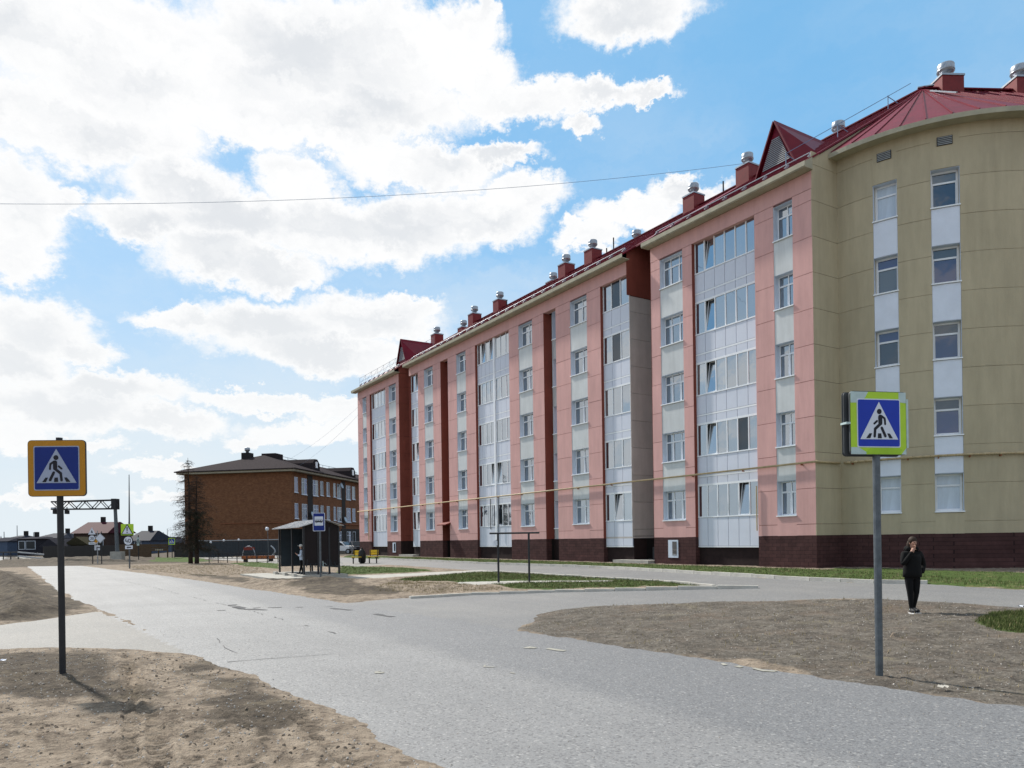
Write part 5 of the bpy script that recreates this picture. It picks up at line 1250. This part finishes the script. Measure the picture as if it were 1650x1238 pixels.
# ------------------------------------------------------------------ gantry, mast, fences, lamps
Z = 80.
def PX(px, py, Z): return Vector(at_depth(px, py, Z))
b0 = PX(190, 906, Z); GN = thing('traffic_gantry', 'grey lattice gantry arm on a thick post reaching over the road', 'gantry', (b0.x, b0.y, 0))
W = lambda px, py, Zz=Z: PX(px, py, Zz) - Vector((b0.x, b0.y, 0))
obj('post', MB().tube((0,0,-.2), (W(185,806).x, 0, W(185,806).z), .22, .17, 12), M['post'], GN)
obj('base_box', MB().box(-.62,.58,-.4,.4,-.1,W(190,889).z), M['concrete'], GN)
arm = MB(); pt, pb = (W(187,808), W(187,820)), None
A0, A1, B0, B1 = W(85,809), W(188,806), W(85,821), W(188,820)
for s in (-.3,.3):
    arm.bar(A0+Vector((0,s,0)), A1+Vector((0,s,0)), .12, .14); arm.bar(B0+Vector((0,s,0)), B1+Vector((0,s,0)), .12, .14)
    for k in range(8):
        p = (A0 if k % 2 == 0 else B0).lerp(A1 if k % 2 == 0 else B1, k/8); q = (B0 if k % 2 == 0 else A0).lerp(B1 if k % 2 == 0 else A1, (k+1)/8)
        arm.bar(p+Vector((0,s,0)), q+Vector((0,s,0)), .07, .07)
obj('lattice_arm', arm, M['steel'], GN)
obj('junction_box', MB().box(W(182,810).x,W(189.5,810).x,-.4,.4,W(186,821).z,W(186,804).z), M['steel'], GN)
for px in (89, 108):
    c = W(px, 824); cm = obj('camera_unit', MB().box(c.x-.1,c.x+.1,-.3,.3,c.z-.30,c.z+.12), M['steel'], GN); obj('camera_bracket', MB().bar((c.x,0,c.z+.1),(c.x,0,c.z+.45),.08,.08), M['steel'], GN)
obj('camera_housing', MB().box(W(85,819).x,W(89,819).x,-.35,.35,W(86,822).z,W(86,818).z), M['white'], GN)
def pole(px, top, base, Z, r0, r1, label, name='mast', cat='mast'):
    a, b = PX(px, base, Z), PX(px-.5, top, Z); t = obj(name, MB().tube((0,0,-.5), (b.x-a.x, 0, b.z-a.z), r0, r1, 8), M['post'], None, (a.x, a.y, a.z)); return tag(t, label, cat)
pole(208.5, 765, 893, 105, .16, .05, 'slim tall mast rising above the lime hazard sign')
def fence(name, pxs, py, Z, h, m, label, sheet_w=2.0, posts=True, Zs=None):
    a, b = PX(pxs[0], py[0], Zs[0] if Zs else Z), PX(pxs[1], py[1], Zs[1] if Zs else Z); a.z = gz(a.x, a.y); b.z = gz(b.x, b.y)
    t = thing(name, label, 'fence', tuple(a), math.atan2(b.y-a.y, b.x-a.x)); L_ = math.hypot(b.x-a.x, b.y-a.y); n = max(1, round(L_/sheet_w)); w = L_/n
    pm = MB()
    for k in range(8):
        x0 = k*w/8; pm.add([(x0,0,.05),(x0+w/16,-.03,.05),(x0+w/8,0,.05),(x0,0,h),(x0+w/16,-.03,h),(x0+w/8,0,h)], [(0,1,4,3),(1,2,5,4)])
    pme = pm.mesh('fence_sheet', m, fix=False); po = MB().box(-.04,.04,.0,.08,-.2,h+.04).mesh('fence_post', M['steel'])
    for i in range(n): link('fence_sheet', pme, t, (i*w,0,random.uniform(-.04,.04)))
    for i in range(n+1): link('fence_post', po, t, (i*w,0,0))
    return t, L_
fence('sheet_fence', (70, 186), (900, 900), 100, 1.75, M['fence'], 'dark sheet fence behind the gantry post', Zs=(108, 97))
fence('sheet_fence', (192, 242), (900, 900), 100, 1.85, M['timber'], 'weathered brown fence right of the gantry base', Zs=(97, 95))
fence('sheet_fence', (281, 322), (900, 900), 95, 1.75, M['fence'], 'dark fence run behind the two trees', Zs=(92, 89))
ft, fl = fence('sheet_fence', (318, 452), (900, 900), 88, 1.9, M['fenceblue'], 'slate-blue sheet fence along the brick block', Zs=(88, 82))
obj('top_rail', MB().box(0, fl, -.03, .03, 1.93, 2.02), M['galv'], ft)
bd = PX(257, 903, 86); bd.z = gz(bd.x, bd.y)
NB = thing('timber_board_frame', 'brown timber frame with a small pale board, between the fences', 'notice board', tuple(bd))
for a in (-1.0,-.1,.95): obj('post', MB().box(a-.06,a+.06,-.06,.06,-.2,1.8), M['timber'], NB)
for k in range(3): obj('plank', MB().box(-1.1,1.05,-.09,-.062,1.0+k*.27,1.25+k*.27), M['timber'], NB)
for k in range(5): obj('pale_block', MB().box(-.42+k*.19,-.30+k*.19,-.10,-.092,1.06,1.22), M['cream'], NB)
for i, (px, py, pb) in enumerate(((361,871,898),(385,870,898),(340,874,898))):
    a = PX(px, pb, 80); a.z = gz(a.x, a.y); zt = PX(px, py, 80).z-a.z
    t = thing('globe_lamp', ['globe lamp on a short post, nearest the low playground fence middle', 'globe lamp on a short post, right of the other short lamps', 'globe lamp on a short post closest to the bushy conifer'][i], 'lamp', tuple(a), 0, 'short globe lamps by the slate fence')
    obj('post', MB().tube((0,0,-.2),(0,0,zt-.1),.04,n=8), M['steel'], t); obj('globe', MB().ball((0,0,zt),.12,12), M['white'], t, smooth=True)
a = PX(433, 905, 62); a.z = gz(a.x, a.y); zt = PX(431, 852.5, 62).z-a.z
t = thing('globe_lamp', 'tall thin lamp post with white globe left of the bus shelter', 'lamp', tuple(a)); obj('post', MB().tube((0,0,-.2),(-.05,0,zt-.1),.03,n=8), M['post'], t); obj('globe', MB().ball((-.1,0,zt),.16,12), M['white'], t, smooth=True)
# playground: low rail fence and painted play pieces
a, b = PX(337, 905, 66), PX(448, 907, 60); a.z = gz(a.x, a.y); b.z = gz(b.x, b.y); L_ = math.hypot(b.x-a.x, b.y-a.y)
PF = thing('playground_fence', 'low dark metal playground fence in front of the orange play pieces', 'fence', tuple(a), math.atan2(b.y-a.y, b.x-a.x))
obj('rail', MB().box(0,L_,-.02,.02,.86,.91), M['steel'], PF); obj('rail', MB().box(0,L_,-.02,.02,.42,.46), M['steel'], PF)
pm = MB().box(-.025,.025,-.025,.025,-.1,.95).mesh('fence_post', M['steel'])
for k in range(8): link('fence_post', pm, PF, (L_*k/7,0,0))
zz = MB()
for k in range(14): zz.tube((L_*k/14,0,.46), (L_*(k+.5)/14,0,.86), .015, n=4); zz.tube((L_*(k+.5)/14,0,.86), (L_*(k+1)/14,0,.46), .015, n=4)
obj('zigzag_bar', zz, M['steel'], PF)
a = PX(418, 906, 64); PG = thing('play_bench', 'long orange play bench with red arch inside the low fence', 'play equipment', (a.x, a.y, gz(a.x, a.y)), R(-12))
obj('seat', MB().box(-1.5,1.3,-.3,.3,.22,.50), M['orange'], PG); obj('leg', MB().box(-1.4,-1.2,-.2,.2,-.1,.22).box(1.0,1.2,-.2,.2,-.1,.22), M['steel'], PG)
ar = MB()
for k in range(9): t0, t1 = math.pi*k/9, math.pi*(k+1)/9; ar.tube((-1.0+.6*math.cos(t0),0,.5+.85*math.sin(t0)), (-1.0+.6*math.cos(t1),0,.5+.85*math.sin(t1)), .035, n=6)
obj('arch', ar, M['galv'], PG); obj('canopy', MB().box(-1.3,-.6,-.3,.3,1.0,1.25), M['redp'], PG)
sw = MB()
for k in range(5): sw.tube((1.2+.3*math.sin(k*.7),0,.5+.17*k), (1.2+.3*math.sin((k+1)*.7),0,.5+.17*(k+1)), .06, n=6)
obj('swan_neck', sw, M['galv'], PG)

# guard rail beside the far road
a, b = PX(-30, 890, 100), PX(71, 893, 92); a.z = gz(a.x, a.y); b.z = a.z; L_ = math.hypot(b.x-a.x, b.y-a.y)
GR = thing('guard_rail', 'double steel guard rail curving beside the far road at the far end', 'guard rail', tuple(a), math.atan2(b.y-a.y, b.x-a.x))
for z0 in (.45, .95): obj('rail', MB().hexa([(0,-.03,z0),(L_*.6,-.03,z0),(L_*.6,.03,z0),(0,.03,z0)], [(0,-.03,z0+.16),(L_*.6,-.03,z0+.16),(L_*.6,.03,z0+.16),(0,.03,z0+.16)]), M['steel'], GR); obj('rail', MB().hexa([(L_*.6,-.03,z0),(L_,-.03,z0-.3),(L_,.03,z0-.3),(L_*.6,.03,z0)], [(L_*.6,-.03,z0+.16),(L_,-.03,z0-.15),(L_,.03,z0-.15),(L_*.6,.03,z0+.16)]), M['galv'], GR)
pm = MB().box(-.05,.05,-.05,.05,-.2,1.0).mesh('rail_post', M['steel'])
for k in range(6): link('rail_post', pm, GR, (L_*.6*k/5,.06,0))

# ------------------------------------------------------------------ far houses
def house(px0, px1, ptop, peave, pbase, Z, wallm, roofm, label, depth=9., ridge_x=True, inset=.0, chim=None, wins=()):
    a, b = PX(px0, pbase, Z), PX(px1, pbase, Z); ze, zt = PX((px0+px1)/2, peave, Z).z, PX((px0+px1)/2, ptop, Z).z; w = b.x-a.x
    t = thing('house', label, 'house', (a.x, Z, 0), 0, 'village houses beyond the end of the road')
    obj('wall', MB().box(0, w, 0, depth, -1, ze), wallm, t)
    o = .4; rf = MB()
    if ridge_x: rf.prism([(-o,ze-.1),(depth+o,ze-.1),(depth/2,zt)], 'x', -o+inset*0, w+o) if not inset else rf.add([(-o,-o,ze-.05),(w+o,-o,ze-.05),(w+o,depth+o,ze-.05),(-o,depth+o,ze-.05),(inset*w,depth/2-.3,zt),(w-inset*w,depth/2-.3,zt),(w-inset*w,depth/2+.3,zt),(inset*w,depth/2+.3,zt)], [(0,1,5,4),(1,2,6,5),(2,3,7,6),(3,0,4,7),(4,5,6,7),(3,2,1,0)])
    else: rf.prism([(-o,ze-.1),(w+o,ze-.1),(w/2,zt)], 'y', -o, depth+o)
    r_ = obj('roof', rf, roofm, t)
    if chim: obj('chimney', MB().box(w*chim-.3,w*chim+.3,depth/2-.3,depth/2+.3,ze,zt+.9), M['brickdark'], r_)
    for (f, zf, ww, hh) in wins:
        fr_ = obj('window', MB().box(w*f-ww/2-.08,w*f+ww/2+.08,-.06,-.005,ze*zf-.08,ze*zf+hh+.08), M['reveal'], t); obj('pane', MB().box(w*f-ww/2,w*f+ww/2,-.08,-.065,ze*zf,ze*zf+hh), M['carglass'], fr_)
house(119, 172, 840.5, 859, 888, 125, M['brownhouse'], M['burg'], 'brown house with large burgundy roof behind the diamond signs', 9, True, .012, .46, ((.18,.35,1.0,1.2),(.8,.35,1.0,1.2)))
house(108, 140, 865, 877, 888, 121, M['olivehouse'], M['olivehouse'], 'olive shed with sloping roof in front of the burgundy-roofed house', 5, False)
house(205, 240, 855, 871, 888, 128, M['bluehouse'], M['blueroof'], 'house with slate blue roof behind the 40 sign', 9, True, .12, .5, ((.5,.5,1,1),))
house(243, 262, 865, 874, 888, 135, M['darkhouse'], M['blueroof'], 'dark gabled house right of the slate blue roof', 9, False)
house(172, 200, 864.5, 870, 888, 150, M['bluehouse'], M['bluehouse'], 'long blue house behind the gantry post', 9, True, .1, None, ((.3,.35,1.1,1.3),(.55,.35,1.1,1.3),(.8,.35,1.1,1.3)))
house(58, 96, 859, 867, 888, 140, M['bluehouse'], M['blueroof'], 'blue-grey house with wide gable left of the orange sign post', 9, True, .18, .75, ((.75,.45,1.2,1.3),(.25,.4,1.2,1.0)))
house(69, 94, 868, 880, 888, 118, M['brownhouse'], M['darkhouse'], 'low brown gabled shed before the wide blue-grey house', 6, False, 0, None, ((.35,.3,.9,.9),))
house(28, 58, 865, 868, 888, 135, M['darkhouse'], M['darkhouse'], 'flat dark house with two windows at the far left', 8, True, .1, .3, ((.25,.4,1.0,1.4),(.72,.4,1.6,1.4)))
house(9, 26, 863, 868, 888, 145, M['darkhouse'], M['blueroof'], 'small dark gabled house near the left edge', 8, True, .15, .7)
house(-16, 12, 866, 872, 888, 140, M['bluehouse'], M['darkhouse'], 'blue house cut by the left picture edge', 8, True, .1)
house(100, 122, 861, 869, 888, 155, M['bluehouse'], M['blueroof'], 'pale blue house between the orange sign post and the burgundy roof', 8, True, .1, None, ((.4,.4,1,1),))
house(262, 300, 872, 876, 888, 150, M['darkhouse'], M['darkhouse'], 'low dark sheds behind the far crossing sign', 8, True, .05)
for i, (px, top) in enumerate(((7,857),(28,847),(43,858),(54.5,858),(246,856),(264,858),(270,852),(286,860))):
    p = pole(px, top, 886, 170+7*i, .10, .07, ['wooden pole at the left edge above the far houses', 'thin tall pole above the far left houses', 'pole behind the flat dark house', 'pole right of the flat dark house', 'pole above the dark gabled house', 'shorter pole beside the far crossing sign', 'tallest pole behind the far crossing sign', 'pole left of the bare trees'][i], 'utility_pole', 'pole')
    p['group'] = 'utility poles over the village'
fm = MB()
for i in range(420):
    px = random.uniform(-500, 900); Zf = random.uniform(380, 560); X = ray(px, 880)[0]*Zf; h = random.uniform(3.5, 8.5)
    fm.lathe([(h*.17,0),(h*.13,h*.35),(h*.08,h*.7),(.02,h)], 6, (X, Zf, -.5))
tag(link('far_forest', fm.mesh('far_forest', M['forest'], fix=False)), 'far dark line of spruce wood along the horizon behind the houses', 'wood', kind='stuff')

# ------------------------------------------------------------------ overhead wires
def wire(p, q, sag, r, label):
    p, q = Vector(p), Vector(q); mb = MB(); pts = [p.lerp(q, k/40) - Vector((0,0,sag*4*(k/40)*(1-k/40))) for k in range(41)]
    for a, b in zip(pts[:-1], pts[1:]): mb.tube(a, b, r, n=5)
    return tag(obj('overhead_wire', mb, M['wire'], smooth=True), label, 'wire')
e = at_depth(1212, 262, 43.5); s = at_depth(-330, 322, 33.)
wire(s, e, 1.0, .011, 'long overhead wire sagging across the sky to the red roof')
wire(at_depth(463, 742, 97), at_depth(578, 655, 76), .4, .008, 'thin wire from brick roof to the far end of the pink block, upper of two')
wire(at_depth(480, 752, 97), at_depth(578, 668, 76), .4, .008, 'thin wire from brick roof to the far end of the pink block, lower of two')

# ------------------------------------------------------------------ grass, pebbles, clods, litter
def scatter_tris(name, pts, maker, m, label, cat):
    vs, fs = [], []
    for p in pts:
        v, f = maker(p); o = len(vs); vs += v; fs += [tuple(i+o for i in q) for q in f]
    me = bpy.data.meshes.new(name); me.from_pydata(vs, [], fs); me.materials.append(m); me.update()
    return tag(link(name, me), label, cat, kind='stuff')
def pts_in(poly, n, pad=0.):
    P = np.array(poly); out = []; k = 0
    while len(out) < n and k < 60:
        k += 1; X = rng.uniform(P[:,0].min(), P[:,0].max(), n*2); Y = rng.uniform(P[:,1].min(), P[:,1].max(), n*2)
        ok = (sdist(X, Y, poly) < pad) & (np.minimum.reduce([sdist(X, Y, s) for s in SHEETS[:4]]) > .08)
        out += list(zip(X[ok].tolist(), Y[ok].tolist()))
    return out[:n]
def blade(h0, h1):
    def mk(p):
        x, y = p; z = gzz(x, y)-.005; vs, fs = [], []
        for _ in range(3):
            a = random.uniform(0, 6.28); h = random.uniform(h0, h1); w = h*.10; bx, by = x+random.gauss(0,.03), y+random.gauss(0,.03); l = random.uniform(-.4,.4)*h; o = len(vs)
            vs += [(bx-math.cos(a)*w, by-math.sin(a)*w, z), (bx+math.cos(a)*w, by+math.sin(a)*w, z), (bx+l, by+random.uniform(-.4,.4)*h, z+h)]; fs.append((o,o+1,o+2))
        return vs, fs
    return mk
gp_ = pts_in(GRASS[0][:], 9000) + pts_in(GRASS[2], 1500) + pts_in(GRASS[1], 2500) + pts_in(GRASS[3], 8000) + pts_in(GRASS[5], 400) + pts_in(GRASS[6], 600)
scatter_tris('lawn_grass', gp_, blade(.03,.085), M['grassb'], 'short green lawn grass along the block and on the traffic island', 'grass')
scatter_tris('grass_tuft', pts_in(GRASS[4], 3000), blade(.03,.08), M['grassb'], 'bright green grass patch at the right edge of the gravel', 'grass')
dry = [G(*p) for p in [(186,912),(240,906),(300,905),(330,906),(420,916),(430,925),(330,930),(250,922)]]
scatter_tris('dry_grass', pts_in(dry, 6000) + pts_in([G(*p) for p in [(640,942),(735,945),(830,950),(700,958),(600,955)]], 1600) + pts_in(LOT, 2500) + pts_in(GRASS[0], 3500) + pts_in(GRASS[3], 3000) + pts_in(GRASS[1], 900) + pts_in(GRASS[4], 300), blade(.03,.075), M['straw'], 'dry straw-coloured grass on the roadside verge', 'grass')
def stone(r0, r1):
    def mk(p):
        x, y = p; r = r0*(r1/r0)**random.random(); z = gzz(x, y)+.0; a = random.uniform(0,6.28)
        vs = [(x+r*random.uniform(.7,1.2)*math.cos(a+i*1.047), y+r*random.uniform(.7,1.2)*math.sin(a+i*1.047), z-r*.2) for i in range(6)] + [(x+r*.55*math.cos(a+.5+i*2.09), y+r*.55*math.sin(a+.5+i*2.09), z+r*random.uniform(.5,.8)) for i in range(3)]
        return vs, [(6,7,8),(0,1,6),(1,2,7),(1,7,6),(2,3,7),(3,4,8),(3,8,7),(4,5,8),(5,0,6),(5,6,8)]
    return mk
FORE = [G(*p) for p in [(-150,1060),(110,1046),(330,1062),(470,1118),(700,1238)]] + [(-.8,5.0),(-8,5.0)]
scatter_tris('pebbles', pts_in(FORE, 3200) + pts_in(LOT, 7000), stone(.005,.016), M['stone'], 'small pale pebbles strewn over the bare roadside ground', 'pebbles')
scatter_tris('soil_clods', pts_in(FORE, 2000) + pts_in(LOT, 2500) + pts_in(MOUND, 900, -.5), stone(.005,.024), M['clod'], 'dark crumbs and clods of soil on the bare ground', 'soil')
_g0 = gzz; gzz = lambda x, y: gz(x, y)+.008
scatter_tris('road_grit', [p for p in zip(rng.uniform(-12, 6, 5200).tolist(), rng.uniform(4.5, 26, 5200).tolist()) if float(sdist(np.array([p[0]]), np.array([p[1]]), ROAD)[0]) < -.05][:1500], stone(.004,.011), M['stone'], 'fine grit lying on the asphalt road', 'grit')
gzz = _g0
for (px, py, s, lab) in ((1441,1031,.075,'dark stone lying on the gravel near the lime-bordered sign post'),):
    x, y = G(px, py); v, f = stone(s, s*1.01)((x,y)); mb = MB(); mb.add([(a-x,b-y,c-gzz(x,y)) for a,b,c in v], f)
    tag(obj('stone', mb, M['clod'], None, (x, y, gzz(x, y)+.01)), lab, 'stone')
def scrap(name, px, py, w, h, label, m=None):
    x, y = G(px, py); mb = MB(); n = 5
    vs = [(w*(i/n-.5), h*(j/2-.5), .025+random.uniform(0,.03)) for j in range(3) for i in range(n+1)]
    mb.add(vs, [(j*(n+1)+i, j*(n+1)+i+1, (j+1)*(n+1)+i+1, (j+1)*(n+1)+i) for j in range(2) for i in range(n)])
    tag(obj(name, mb, m or M['tan'], None, (x, y, gzz(x, y)+.01), (0,0,random.uniform(-.4,.4))), label, 'litter')
scrap('litter_scrap', 1521, 1117, .11, .08, 'crumpled pale litter on the road edge right of the lime-bordered sign')
scrap('litter_scrap', 1646, 977, .10, .14, 'white scrap at the right picture edge above the grass patch', M['white'])
scrap('litter_scrap', 1376, 972, .14, .05, 'pale scrap on the gravel left of the walking person')
scrap('litter_scrap', 3, 1072, .12, .05, 'white scrap on the bare ground at the left edge', M['white'])
scrap('litter_scrap', 400, 921, .9, .12, 'pale broken plank lying on the verge left of the shelter slab')
scrap('litter_scrap', 396, 911, .5, .14, 'small pale board on the grass by the playground fence')
